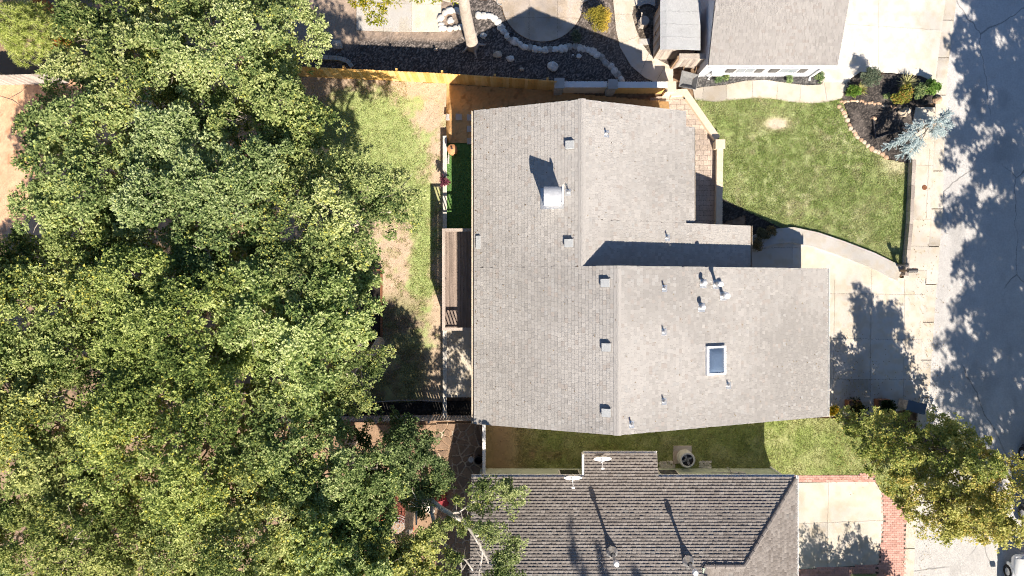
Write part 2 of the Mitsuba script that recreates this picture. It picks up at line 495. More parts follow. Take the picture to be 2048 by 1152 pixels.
# north path past the shed
PATH = [(1222, -40), (1228, 20), (1232, 62), (1240, 95), (1262, 132), (1290, 156), (1318, 168), (1346, 168), (1346, 135), (1320, 122), (1300, 110), (1284, 88), (1272, 60), (1264, 30), (1268, 12), (1310, 12), (1310, -40)]
slabs('path', 'curved stamped concrete garden path past the shed', PATH,
      [[(1220, 30), (1290, 28)], [(1238, 88), (1290, 68)], [(1280, 150), (1300, 100)], [(1310, 168), (1330, 132)]], 'mat_concrete', z1=.045)
# round stamped patio
cpt = W(1085, 2)
PATIO = Point(cpt[0], cpt[1]).buffer(1.93, 40).union(poly([(960, -60), (1230, -60), (1200, -8), (1164, 6), (1004, 14), (985, -2), (960, 0)]))
slabs('patio', 'round stamped concrete patio', PATIO, [[(1058, -60), (1058, 90)], [(1115, -60), (1115, 90)], [(950, 34), (1240, 38)], [(950, -20), (1240, -20)]], 'mat_concrete_stamped', z1=.05)
# square concrete pad
slabs('concrete_pad', 'white concrete pad under hanging leaves', [(714, -60), (884, -60), (882, 64), (800, 64), (713, 61)],
      [[(768, -60), (768, 70)], [(823, -60), (823, 70)], [(700, 8), (900, 9)], [(700, -25), (900, -25)]], 'mat_concrete_grey', z1=.05, odd=('mat_concrete_grey', 'mat_concrete'))
# south neighbour driveway with red brick bands
SD = [(1560, 966), (1748, 962), (1763, 985), (1766, 1040), (1756, 1128), (1560, 1140)]
slabs('driveway', 'pale yellow concrete driveway framed by red brick', SD, [[(1656, 950), (1654, 1145)], [(1560, 1048), (1770, 1040)]], 'mat_concrete_cream', z1=.045)


def brick_band(outline, ang, label, z1=.05, seed=3):
    pg = poly(outline)
    k = struct('brick_paving', label)
    put(k, MB().prism(pg.buffer(-.01), -.02, z1 - .025).mesh(), 'mat_joint')
    rng = np.random.default_rng(seed)
    x0, y0, x1, y1 = pg.bounds
    vs, cs = [], []
    m = MB()
    bw, bh = .215, .107
    for j in range(int((y1 - y0) / bh) + 2):
        for i in range(int((x1 - x0) / bw) + 2):
            cx, cy = x0 + (i + .5 * (j % 2)) * bw, y0 + j * bh
            if pg.contains(Point(cx, cy)):
                m.box((cx, cy, z1 - .03 + rng.uniform(0, .006)), (bw - .01, bh - .01, .06))
                cs.append(np.repeat([lerp((.57, .345, .30), (.45, .255, .215), rng.uniform() ** 1.5) * rng.uniform(.9, 1.12)], 8, 0))
    part(k, 'brick', m.mesh(), 'mat_vc', color=np.vstack(cs), kind='stuff')


brick_band([(1763, 985), (1812, 1022), (1806, 1152), (1800, 1190), (1752, 1190), (1756, 1128), (1766, 1040)], 0, 'wide red brick band beside the street kerb')
brick_band([(1560, 953), (1700, 950), (1745, 946), (1752, 962), (1560, 966)], 0, 'narrow red brick band along the lawn edge', seed=5)
brick_band([(1560, 1140), (1756, 1128), (1752, 1146), (1560, 1158)], 0, 'shaded red brick band at the lower edge of the yellow driveway', seed=6)


# ---- sheets of soil, mulch, lawn with their own colours
def sheet(name, label, outline, cell, z0, amp, freq, seed, colfn, hfn=None, kind='structure'):
    pg = outline if isinstance(outline, Polygon) or outline.__class__.__name__ == 'MultiPolygon' else poly(outline)
    v, f = grid_sheet(pg, cell, z0, amp, freq, seed, hfn)
    c = np.clip(colfn(v[:, 0], v[:, 1], seed), 0, 1)
    k = nm(name)
    labels[k] = {'kind': kind, 'label': label}
    put(k, (v, f), 'mat_vc', smooth=True, color=c)
    return pg


def dirtcol(a, b, c=None):
    def fn(x, y, s):
        t = sm(.25, .75, nz(x, y, .9, s)) * .6 + .4 * nz(x, y, 6, s + 1)
        o = lerp(a, b, t)
        if c is not None:
            o = lerp(o, c, sm(.55, .72, nz(x, y, 3.1, s + 2)))
        return o * (.75 + .5 * nz(x, y, 22, s + 4, 2))[:, None]
    return fn


def speckle(a, b, share=.18, f=18):
    def fn(x, y, s):
        r = np.random.default_rng(s)
        o = lerp(a, b, r.uniform(size=len(x)) ** 3 * .6 + .3 * sm(.5, .75, nz(x, y, 1.1, s)))
        return o
    return fn


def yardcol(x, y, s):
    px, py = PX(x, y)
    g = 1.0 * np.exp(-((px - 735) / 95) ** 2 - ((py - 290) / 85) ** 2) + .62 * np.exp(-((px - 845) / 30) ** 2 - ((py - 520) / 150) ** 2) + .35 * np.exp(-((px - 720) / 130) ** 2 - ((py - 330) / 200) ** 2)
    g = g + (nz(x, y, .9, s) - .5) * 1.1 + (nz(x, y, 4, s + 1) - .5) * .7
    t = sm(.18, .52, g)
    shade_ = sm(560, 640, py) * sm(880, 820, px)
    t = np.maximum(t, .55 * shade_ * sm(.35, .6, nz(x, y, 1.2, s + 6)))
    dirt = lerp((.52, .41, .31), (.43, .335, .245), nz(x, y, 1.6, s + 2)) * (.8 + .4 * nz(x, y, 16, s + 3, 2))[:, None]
    dirt = lerp(dirt, (.17, .125, .09), .8 * shade_)  # tree shade painted into the soil colour, not darker dirt
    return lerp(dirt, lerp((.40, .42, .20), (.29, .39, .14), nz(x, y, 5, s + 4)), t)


def frontcol(x, y, s):
    px, py = PX(x, y)
    t = sm(.36, .70, nz(x, y, .6, s) * .7 + .3 * nz(x, y, 2.6, s + 1))
    b = 1.5 * np.exp(-((px - 1553) / 22) ** 2 - ((py - 248) / 12) ** 2) + .55 * np.exp(-((px - 1790) / 30) ** 2 - ((py - 330) / 22) ** 2) + .42 * sm(.54, .72, nz(x, y, 1.4, s + 9))
    c = lerp((.275, .35, .125), (.41, .44, .235), t)
    return lerp(c, (.53, .45, .36), np.clip(b + .25 * (nz(x, y, 8, s + 2) - .5) * (b > .2), 0, 1))


def sidecol(x, y, s):
    px, py = PX(x, y)
    t = nz(x, y, 1.1, s)
    c = lerp((.26, .32, .105), (.38, .40, .19), sm(.35, .7, t))
    dirt = np.exp(-((px - 1000) / 60) ** 2) + sm(.5, .7, nz(x, y, .8, s + 3)) * np.exp(-((py - 905) / 14) ** 2) * (px < 1250)
    return lerp(c, (.26, .17, .11), np.clip(dirt, 0, 1) * .85)


def grass(name, label, pg, n, colfn, seed, L=(.05, .11), thr=None, z0=.02):
    rng = np.random.default_rng(seed)
    x0, y0, x1, y1 = pg.bounds
    P = np.stack([rng.uniform(x0, x1, n), rng.uniform(y0, y1, n)], 1)
    P = P[shapely.contains_xy(pg, P[:, 0], P[:, 1])]
    c = colfn(P[:, 0], P[:, 1], seed)
    if thr is not None:
        green = c[:, 1] / (c[:, 0] + 1e-6)
        keep = rng.uniform(size=len(P)) < sm(thr, thr + .22, green) + .06
        P, c = P[keep], c[keep]
    m = len(P)
    c = c * rng.uniform(.6, 1.35, (m, 1)) * 1.25 + rng.normal(0, .012, (m, 3))
    dry = rng.uniform(size=m) < .12
    c[dry] = lerp(c[dry], (.45, .38, .22), .6)
    d = unit(np.stack([rng.normal(0, .7, m), rng.normal(0, .7, m), rng.uniform(.3, 1.1, m)], 1))
    p = np.concatenate([P, np.full((m, 1), z0)], 1)
    l = rng.uniform(*L, m) * (.6 + .9 * nz(P[:, 0], P[:, 1], 5, seed + 8))
    v, f = blades(p, d, l, l * .17 + .006, rng)
    k = nm(name)
    labels[k] = {'label': label, 'category': 'grass', 'kind': 'stuff'}
    put(k, (v, f), 'mat_grassblade', color=np.repeat(np.clip(c, .005, 1), 3, 0))


# backyard
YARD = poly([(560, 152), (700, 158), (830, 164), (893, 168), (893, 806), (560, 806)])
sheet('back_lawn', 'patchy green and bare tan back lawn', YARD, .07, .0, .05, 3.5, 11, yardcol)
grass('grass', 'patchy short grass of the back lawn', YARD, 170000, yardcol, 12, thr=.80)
sheet('litter_ground', 'brown leaf litter under the oaks', [(-420, 470), (560, 470), (560, 1500), (-420, 1500)], .16, .0, .08, 2, 13, dirtcol((.24, .165, .11), (.36, .26, .18), (.17, .12, .085)))
sheet('litter_ground', 'dry brown ground at the lower left corner', [(560, 846), (700, 846), (905, 850), (905, 1400), (560, 1400)], .12, .0, .06, 2, 14, dirtcol((.27, .18, .12), (.36, .25, .17)))
sheet('pine_straw', 'orange pine straw slope at the left edge', [(-420, 150), (560, 160), (560, 470), (-420, 470)], .10, .0, .08, 2.5, 15,
      dirtcol((.56, .33, .20), (.64, .42, .28), (.46, .26, .155)))
# mulch strip and turf beside the house
ZS = .45                                # the strip beside the house lies this much higher than the lawn


def strip_h(x, y):
    px, py = PX(x, y)
    return ZS * sm(890, 901, px) * sm(178, 232, py)


STRIP = poly([(893, 168), (1110, 182), (1112, 184), (1336, 206), (1336, 240), (1000, 300), (960, 290), (893, 290)])
sheet('bark_mulch', 'tan bark mulch strip between house and cedar fence', STRIP, .05, .0, .05, 8, 16, dirtcol((.50, .30, .13), (.60, .39, .19), (.38, .22, .10)), hfn=strip_h)
TURF = poly([(893, 290), (990, 290), (990, 470), (893, 470)])


def turfcol(x, y, s):
    return lerp((.13, .26, .08), (.16, .30, .10), nz(x, y, 3, s))


sheet('turf', 'bright green artificial turf beside the house', TURF, .06, ZS, .02, 4, 17, turfcol)
grass('grass', 'even green blades of the artificial turf', TURF, 26000, turfcol, 18, L=(.03, .05), z0=ZS + .015)
k = struct('concrete_pad', 'tan concrete pad below the deck')
put(k, MB().prism(poly([(893, 655), (990, 655), (990, 792), (893, 792)]), -.02, ZS).mesh(), 'mat_concrete')
sheet('black_mulch', 'black mulch bed in front of the picket fence', [(560, 808), (990, 800), (990, 828), (560, 832)], .06, .02, .05, 8, 19, speckle((.012, .012, .013), (.10, .09, .08)))
# front lawn
LAWN = poly([(1388, 197), (1430, 203), (1470, 199), (1510, 195), (1545, 197), (1580, 203), (1620, 206), (1650, 204), (1682, 198), (1692, 225), (1702, 258), (1722, 282), (1746, 303), (1770, 318), (1800, 325), (1816, 328), (1812, 440), (1806, 540), (1797, 545), (1740, 516), (1680, 493), (1630, 477), (1588, 466), (1560, 455), (1500, 425), (1444, 396), (1444, 290)])
sheet('front_lawn', 'sunlit front lawn with a bare patch', LAWN, .055, .0, .055, 4.5, 21, frontcol)
grass('grass', 'dense grass of the sunlit front lawn', LAWN, 300000, frontcol, 22, thr=.88)
sheet('black_mulch', 'shaded mulch corner beside the entrance', [(1436, 392), (1500, 424), (1560, 455), (1588, 467), (1560, 470), (1510, 486), (1490, 490), (1490, 430), (1436, 450)], .05, .0, .06, 8, 23, speckle((.025, .023, .022), (.18, .16, .14)))
# side strip lawn
SLAWN = poly([(972, 790), (1600, 790), (1600, 836), (1700, 836), (1760, 830), (1812, 850), (1826, 900), (1813, 1020), (1764, 986), (1752, 963), (1745, 945), (1700, 949), (1560, 952), (1545, 945), (1300, 940), (972, 950)])
sheet('side_lawn', 'grass strip between the two houses', SLAWN, .065, .0, .05, 4, 24, sidecol)
grass('grass', 'grass of the strip between the two houses', SLAWN, 160000, sidecol, 25, thr=.75)
sheet('verge', 'small dark lawn at the bottom edge', [(1560, 1158), (1752, 1146), (1752, 1330), (1560, 1330)], .08, .0, .06, 4, 26, sidecol)
# north neighbour's mulch garden
NG = poly([(560, -60), (1300, -60), (1346, 150), (1346, 178), (1120, 172), (890, 160), (700, 150), (560, 140)]).difference(PATIO.buffer(.03)).difference(poly(PATH).buffer(.02))
NG = NG.difference(poly([(714, -60), (884, -60), (882, 64), (800, 64), (713, 61)]).buffer(.02))


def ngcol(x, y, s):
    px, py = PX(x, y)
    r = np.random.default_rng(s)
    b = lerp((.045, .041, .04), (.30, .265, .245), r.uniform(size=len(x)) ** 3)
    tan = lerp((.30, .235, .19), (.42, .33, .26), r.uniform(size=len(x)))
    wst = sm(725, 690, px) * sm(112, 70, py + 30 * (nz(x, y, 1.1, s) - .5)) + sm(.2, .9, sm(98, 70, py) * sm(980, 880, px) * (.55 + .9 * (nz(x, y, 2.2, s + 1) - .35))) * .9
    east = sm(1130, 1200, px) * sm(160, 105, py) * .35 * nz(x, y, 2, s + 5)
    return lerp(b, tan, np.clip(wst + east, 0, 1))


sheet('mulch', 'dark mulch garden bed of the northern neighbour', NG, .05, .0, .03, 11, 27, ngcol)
sheet('mulch', 'dark gravel strip under the windows of the white house', [(1392, 150), (1664, 138), (1656, 158), (1640, 170), (1610, 171), (1570, 166), (1530, 160), (1490, 162), (1450, 170), (1410, 174), (1392, 176)], .05, .0, .05, 9, 28, speckle((.05, .05, .052), (.32, .31, .30)))
BED = poly([(1690, 168), (1718, 146), (1780, 148), (1840, 154), (1872, 167), (1872, 205), (1830, 215), (1822, 255), (1818, 328), (1770, 316), (1746, 301), (1722, 280), (1704, 256), (1694, 225), (1684, 198)])
sheet('mulch', 'dark shredded mulch in the raised corner bed', BED, .045, .02, .07, 8, 29, speckle((.028, .026, .026), (.22, .19, .17)))
sheet('black_mulch', 'mulch beside the shed', [(1266, 12), (1310, 12), (1310, 118), (1300, 110), (1284, 88), (1272, 60), (1264, 30)], .05, .0, .06, 8, 30, speckle((.06, .05, .042), (.40, .34, .28)))
sheet('litter_ground', 'bare ground behind the grey fence', [(-420, -420), (560, -420), (560, 160), (-420, 150)], .16, .0, .08, 2, 31, dirtcol((.22, .15, .10), (.34, .23, .15)))

# flagstone patio (south-west neighbour)
FL = poly([(872, 846), (968, 846), (968, 960), (955, 1300), (880, 1300), (860, 1000)])
k = struct('flagstone_patio', 'brown flagstone patio behind the lower house')
put(k, MB().prism(FL.buffer(-.02), -.02, .02).mesh(), 'mat_stone_tan')
rng = np.random.default_rng(5)
fx0, fy0, fx1, fy1 = FL.bounds
pp = [(rng.uniform(fx0, fx1), rng.uniform(fy0, fy1)) for _ in range(150)]
for g in shapely.voronoi_polygons(MultiPoint(pp)).geoms:
    g = g.intersection(FL)
    if g.geom_type == 'Polygon' and g.area > .02:
        g2 = g.buffer(-.035).simplify(.01)
        if g2.geom_type == 'Polygon' and g2.area > .01:
            part(k, 'stone', MB().prism(g2, 0, .05 + rng.uniform(0, .008)).mesh(), f'mat_flag_{rng.integers(3)}')
for i, c in enumerate([(.22, .15, .105), (.26, .18, .125), (.19, .135, .10)]):
    mat(f'flag_{i}', mottled(c, .25, 2, .15, 12), .85)

# block pavers of the courtyard
PV = poly([(1300, 196), (1366, 186), (1372, 190), (1436, 280), (1436, 452), (1355, 452), (1355, 250), (1300, 225)])
k = struct('paver_courtyard', 'tan block paved courtyard behind the low cream wall')
put(k, MB().prism(PV.buffer(-.01), -.02, .03).mesh(), 'mat_joint')
rng = np.random.default_rng(8)
for i, c in enumerate([(.44, .37, .315), (.40, .335, .285), (.48, .405, .345), (.42, .355, .31)]):
    mat(f'paver_{i}', mottled(c, .2, 3, .15, 18), .85)
x0, y0, x1, y1 = PV.bounds
pw, ph = .36, .24
for j in range(int((y1 - y0) / ph) + 1):
    for i in range(-1, int((x1 - x0) / pw) + 1):
        b = sbox(x0 + (i + .5 * (j % 2)) * pw + .007, y0 + j * ph + .007, x0 + (i + 1 + .5 * (j % 2)) * pw - .007, y0 + (j + 1) * ph - .007).intersection(PV)
        if b.geom_type == 'Polygon' and b.area > .008:
            part(k, 'paver', MB().prism(b, 0, .05 + rng.uniform(0, .006)).mesh(), f'mat_paver_{rng.integers(4)}')


# ------------------------------------------------------------------ roofs
UNIT = {}


def shingle_cells(O, sd, td, n, s0, s1, tfn, expo, wid, rng, wvar=.2, shift=.37, stagger=None):
    """centre, matrix of each shingle on a plane: s down the slope from O, t along the ridge"""
    out = []
    rows = int(round((s1 - s0) / expo))
    for r in range(rows):
        s_low = s0 + (r + 1) * (s1 - s0) / rows
        t0, t1 = tfn(s_low - expo * .5)
        t = t0 - ((r * shift) % 1.0) * wid
        while t < t1 - .02:
            w = wid * (1 + rng.uniform(-wvar, wvar))
            a, b = max(t, t0), min(t + w, t1)
            if b - a > .03:
                out.append((s_low, (a + b) / 2, b - a - .005))
            t += w
    return np.array(out), expo


def shingle_mats(cells, expo, O, sd, td, n, L, thick, tvar, tilt, rng, rough=0):
    O, sd, td, n = map(np.asarray, (O, sd, td, n))
    m = len(cells)
    ca, sa = math.cos(tilt), math.sin(tilt)
    y = sd * ca + n * sa                     # lower end lifted
    z = n * ca - sd * sa
    th = thick + rng.uniform(0, tvar, m)
    c = O + cells[:, :1] * sd + cells[:, 1:2] * td - y * L / 2 + n * (sa * L + th[:, None] / 2)
    M = np.zeros((m, 4, 4)); M[:, 3, 3] = 1
    M[:, :3, 0] = td * cells[:, 2:3]
    M[:, :3, 1] = y * L
    M[:, :3, 2] = z * th[:, None]
    M[:, :3, 3] = c
    return M


def lay(parent, name, Ms, uv, uf, palette, tone, near=300):
    """the 'near' pieces closest to the middle of the view as parts of their own, the rest joined in one part"""
    Ms = np.concatenate(Ms); tone = np.concatenate(tone)
    d = np.hypot(Ms[:, 0, 3], Ms[:, 1, 3]) - .0
    o = np.argsort(d)
    fn = None
    for i in o[:near]:
        k = nm(name, parent)
        if fn is None:
            sh = mikit.ply((uv, uf), palette[0][0])
            fn = sh
        scene[k] = {**fn, 'bsdf': {'type': 'ref', 'id': palette[tone[i]][0]}, 'to_world': T(Ms[i].tolist())}
    rest = o[near:]
    if len(rest):
        V = np.einsum('nij,vj->nvi', Ms[rest][:, :3, :3], uv) + Ms[rest][:, None, :3, 3]
        F = (uf[None] + (np.arange(len(rest)) * len(uv))[:, None, None]).reshape(-1, 3)
        C = np.repeat(np.array([palette[t][1] for t in tone[rest]]), len(uv), 0)
        part(parent, name, (V.reshape(-1, 3), F), 'mat_vc', color=C, kind='stuff')


def make_palette(name, cols):
    return [(mat(f'{name}_{i}', c, .9, .2), c) for i, c in enumerate(cols)]


def tones(cells, O, sd, td, rng, npal, seed, amp=.9):
    p = np.asarray(O) + cells[:, :1] * np.asarray(sd) + cells[:, 1:2] * np.asarray(td)
    t = .5 + amp * (meshkit.fbm(p * .33, 3, seed) - .5) + .25 * (meshkit.fbm(p * 2.0, 2, seed + 1) - .5) + rng.normal(0, .16, len(cells))
    return np.clip((t * npal).astype(int), 0, npal - 1)


def plane(ridge_pt, down_xy, slope):
    """frame of a roof plane: (O, sd, td, n)"""
    d = np.array([down_xy[0], down_xy[1], -slope]); sd = d / np.linalg.norm(d)
    td = np.array([-down_xy[1], down_xy[0], 0.0]); n = np.cross(td, sd)
    if n[2] < 0:
        td = -td; n = -n
    return np.asarray(ridge_pt, float), sd, td, n


# ---- main house
SL = .46
XW, XR1, XR2 = -1.57, 2.80, 4.14
ZW = 4.0
ZR1, ZR2 = ZW + SL * (XR1 - XW), ZW + SL * (XR2 - XW)
XE1, XE2, XEG = 7.37, 10.55, 14.15
YN, YG, YS, YE = 7.55, .88, -5.78, 2.77
mh = thing('main_house', 'house in the middle with a long grey shingle roof, skylight and chimney', 'house')
wl = MB()
wl.span(XW + .35, XR2, YS + .15, YG - .15, 0, ZW - .1)
wl.span(XR2, XEG - .35, YS + .15, YG - .15, 0, 1.98)
wl.span(XW + .35, XR1, YG - .15, YN - .15, 0, ZW - .1)
wl.span(XR1, XE1 - .3, YG - .15, YN - .15, 0, 3.75)
wl.span(XE1 - .3, XE2 - .3, YG - .14, YE - .15, 0, 2.35)


def gable(m, x0, xr, x1, zlow0, zr, zlow1, y, th=.12):
    v = [(x0, zlow0), (xr, zr), (x1, zlow1)]
    pr = np.array([[a, y - th / 2, b] for a, b in v] + [[a, y + th / 2, b] for a, b in v])
    m.add(pr, np.array([[0, 2, 1], [3, 4, 5], [0, 1, 4], [0, 4, 3], [1, 2, 5], [1, 5, 4], [2, 0, 3], [2, 3, 5]]))


wl2 = MB()
zat1 = lambda x: ZR1 - SL * (x - XR1)
zat2 = lambda x: ZR2 - SL * (x - XR2)
gable(wl2, XW + .3, XR1, XE1 - .3, ZW + SL * .3 - .16, ZR1 - .16, zat1(XE1 - .3) - .16, YN - .2)
gable(wl2, XW + .3, XR2, XEG - .3, ZW + SL * .3 - .16, ZR2 - .16, zat2(XEG - .3) - .16, YS + .2)
gable(wl2, XW + .3, XR2, XEG - .3, ZW + SL * .3 - .16, ZR2 - .16, zat2(XEG - .3) - .16, YG - .2)
part(mh, 'wall', wl.mesh(), 'mat_stucco_tan')
part(mh, 'gable_wall', wl2.mesh(), 'mat_stucco_tan')


def deck_slab(m, x0, x1, y0, y1, z0, z1, th=.13, drop=.012):
    v = np.array([[x0, y0, z0], [x1, y0, z1], [x1, y1, z1], [x0, y1, z0]]) - [0, 0, drop]
    m.add(np.vstack([v, v - [0, 0, th]]), np.array([[0, 1, 2, 3], [7, 6, 5, 4], [0, 4, 5, 1], [1, 5, 6, 2], [2, 6, 7, 3], [3, 7, 4, 0]]))


rd = MB()
deck_slab(rd, XW, XR1, YG, YN, ZW, ZR1)
deck_slab(rd, XW, XR2, YS, YG, ZW, ZR2)
deck_slab(rd, XR1, XE1, YE, YN, ZR1, zat1(XE1))
deck_slab(rd, XR1, XE2, YG, YE, ZR1, zat1(XE2))
deck_slab(rd, XR2, XEG, YS, YG, ZR2, zat2(XEG))
deck_slab(rd, XE1, XE1 + .42, YE + .03, YN - .62, zat1(XE1) - .16, zat1(XE1 + .42) - .16)
roof = part(mh, 'roof', rd.mesh(), 'mat_dark_shingle_base')
mat('dark_shingle_base', (.20, .18, .165), .95)
PAL = make_palette('shingle', [(.280, .270, .259), (.303, .292, .280), (.323, .312, .299), (.342, .330, .317), (.361, .348, .334), (.384, .371, .356), (.325, .300, .281), (.345, .339, .330)])
rng = np.random.default_rng(21)
Ms, tn = [], []
f_ = math.hypot(1, SL)
for (rp, dxy, s_len, ta, tb, sh) in [
    ((XR1, 0, ZR1), (-1, 0), (XR1 - XW + .03) * f_, (YG, YN), None, .36),
    ((XR2, 0, ZR2), (-1, 0), (XR2 - XW + .03) * f_, (YS, YG), None, .36),
    ((XR1, 0, ZR1), (1, 0), (XE1 - XR1 + .03) * f_, (YE, YN), None, .41),
    ((XR1, 0, ZR1), (1, 0), (XE2 - XR1 + .03) * f_, (YG - .0, YE), None, .41),
    ((XR2, 0, ZR2), (1, 0), (XEG - XR2 + .03) * f_, (YS, YG), None, .41),
    ((XE1 - .05, 0, zat1(XE1) - .16 + SL * .05), (1, 0), .53 * f_, (YE + .03, YN - .62), None, .41),
]:
    O, sd, td, n = plane(rp, dxy, SL)
    t0, t1 = sorted([td[1] * ta[0], td[1] * ta[1]])
    cells, ex = shingle_cells(O, sd, td, n, 0, s_len, lambda s: (t0, t1), .146, .195 if dxy[0] < 0 else .15, rng, .10 if dxy[0] < 0 else .4, sh)
    Ms.append(shingle_mats(cells, ex, O, sd, td, n, .205, .012, .010, .11, rng))
    tt = tones(cells, O, sd, td, rng, 6, 77, 1.75)
    tt = np.where(rng.uniform(size=len(tt)) < .10, rng.integers(6, 8, len(tt)), tt)
    tn.append(tt)
lay(roof, 'shingle', Ms, UB_V, UB_F, PAL, tn)
# ridge caps
rc = MB()
for (xr, zr, y0, y1) in [(XR1, ZR1, YG, YN), (XR2, ZR2, YS, YG)]:
    for i in range(int((y1 - y0) / .145)):
        y = y0 + i * .145
        for s in (-1, 1):
            a = math.atan(SL) * s
            R = np.array([[math.cos(a), 0, math.sin(a)], [0, 1, 0], [-math.sin(a), 0, math.cos(a)]])
            rc.box((xr + s * .075, y + .08, zr - SL * .075 + .042), (.165, .18, .010), R=R)
part(roof, 'ridge_cap', rc.mesh(), 'mat_shingle_4', kind='stuff')
fa = MB()
fa.span(XW - .035, XW, YS, YN, ZW - .2, ZW - .02)
fa.span(XEG, XEG + .03, YS, YG, zat2(XEG) - .2, zat2(XEG) - .02)
fa.span(XE2, XE2 + .03, YG, YE, zat1(XE2) - .2, zat1(XE2) - .02)
part(mh, 'fascia', fa.mesh(), 'mat_stucco_tan')


def gutter(parent, p, q, out, mt='mat_white_metal'):
    m = MB(); p, q, out = (np.asarray(a, float) for a in (p, q, out))
    d = q - p; L = np.linalg.norm(d)
    up = np.array([0, 0, 1.0])
    for off, w, h, dz in ((.0, .012, .10, 0), (.10, .012, .10, 0), (.05, .112, .012, -.05)):
        c = (p + q) / 2 + out * off + up * dz
        e1 = d / L
        m.box(c, (L, w, h), R=np.stack([e1, np.cross(up, e1), up], 1))
    part(parent, 'gutter', m.mesh(), mt)


rng = np.random.default_rng(140)
n_ = 260
lx = XW + (XEG - XW) * rng.uniform(0, 1, n_) ** 1.9
ly = YS + (YN - YS) * rng.uniform(0, 1, n_)
ok = (lx < XR1) | (ly < YG) | ((ly > YE) & (lx < XE1))
lx, ly = lx[ok], ly[ok]
lz = np.where(ly > YG, ZR1 - SL * np.abs(lx - XR1), ZR2 - SL * np.abs(lx - XR2)) + .055
ang = rng.uniform(0, 2 * np.pi, len(lx))
lv, lf = leaf_quads(np.stack([lx, ly, lz], 1), np.stack([np.cos(ang), np.sin(ang), ang * 0 + .05], 1), unit(rng.normal(0, .2, (len(lx), 3)) + [0, 0, 1]), .06, .035)
lk = nm('fallen_leaves'); labels[lk] = {'label': 'scattered small dry leaves lying on the long shingle roof', 'category': 'leaves', 'kind': 'stuff'}
put(lk, (lv, lf), 'mat_leaf', color=np.repeat(lerp((.20, .13, .07), (.36, .27, .15), rng.uniform(size=len(lx))), 4, 0))
gutter(mh, (XEG + .04, YS, zat2(XEG) - .1), (XEG + .04, YG, zat2(XEG) - .1), (1, 0, 0), 'mat_white_paint')
gutter(mh, (XW - .05, YS, ZW - .1), (XW - .05, YN, ZW - .1), (-1, 0, 0), 'mat_stucco_tan')
gutter(mh, (XE2 + .04, YG, zat1(XE2) - .1), (XE2 + .04, YE, zat1(XE2) - .1), (1, 0, 0), 'mat_stucco_tan')
gutter(mh, (XE1 + .43, YE + .03, zat1(XE1 + .42) - .25), (XE1 + .43, YN - .62, zat1(XE1 + .42) - .25), (1, 0, 0), 'mat_stucco_tan')


def roof_z(x, y):
    if y > YG:
        return ZR1 - SL * abs(x - XR1)
    return ZR2 - SL * abs(x - XR2)


def on_roof(px, py, extra=0.0):
    z = 5.0
    for _ in range(20):
        x, y, _z = W(px, py, z + extra)
        z = roof_z(x, y)
    return np.array([x, y, z])


def tilt_R(x, xr):
    a = math.atan(SL) * (1 if x > xr else -1)
    return np.array([[math.cos(a), 0, math.sin(a)], [0, 1, 0], [-math.sin(a), 0, math.cos(a)]])


for (px, py) in [(1142, 289), (1140, 486), (1213, 566), (1215, 695), (1215, 826)]:
    p = on_roof(px, py, .15)
    R = tilt_R(p[0], XR1 if p[1] > YG else XR2)
    v = part(roof, 'box_vent', MB().add((np.array([[x * (.17 if z > 0 else .15), y * (.16 if z > 0 else .14), z] for x in (-1, 1) for y in (-1, 1) for z in (.02, .17)])) @ R.T + p, UB_F).mesh(), 'mat_grey_plastic')
    part(v + '' if False else roof, 'vent_flashing', MB().box(p + R @ [0, 0, .045], (.42, .40, .012), R=R).mesh(), 'mat_shingle_0')
for (px, py, h) in [(1212, 267, .28), (1137, 384, .32), (1334, 475, .35), (1328, 576, .38), (1327, 663, .32), (1327, 802, .32), (1262, 848, .35), (1456, 770, .3)]:
    p = on_roof(px, py)
    R = tilt_R(p[0], XR1 if p[1] > YG else XR2)
    v = nm('vent_pipe', roof)
    put(v, MB().tube([p + [0, 0, -.05], p + [0, 0, h]], .035, 8).mesh(), 'mat_galvanised', smooth=30)
    put(nm('pipe_flashing', roof), MB().box(p + R @ [0, -.02, .04], (.24, .28, .01), R=R).lathe([(.10, .02), (.07, .08), (.04, .14)], p, 10).mesh(), 'mat_galvanised')
for (px, py, h, r) in [(1405, 566, .42, .06), (1431, 568, .85, .07), (1445, 591, .75, .075), (1402, 614, .42, .06)]:
    p = on_roof(px, py)
    R = tilt_R(p[0], XR2)
    v = nm('flue', roof)
    put(v, MB().tube([p + [0, 0, -.05], p + [0, 0, h]], r, 12).mesh(), 'mat_galvanised', smooth=30)
    put(nm('flue_cap', roof), MB().lathe([(.0, .10), (r * 1.3, .06), (r * 1.75, .0), (r * 1.6, -.07), (r, -.09)], p + [0, 0, h], 14).mesh(), 'mat_white_metal', smooth=30)
    put(nm('pipe_flashing', roof), MB().box(p + R @ [0, -.03, .042], (.34, .36, .01), R=R).lathe([(.14, .02), (.11, .10), (r + .01, .2)], p, 12).mesh(), 'mat_galvanised')
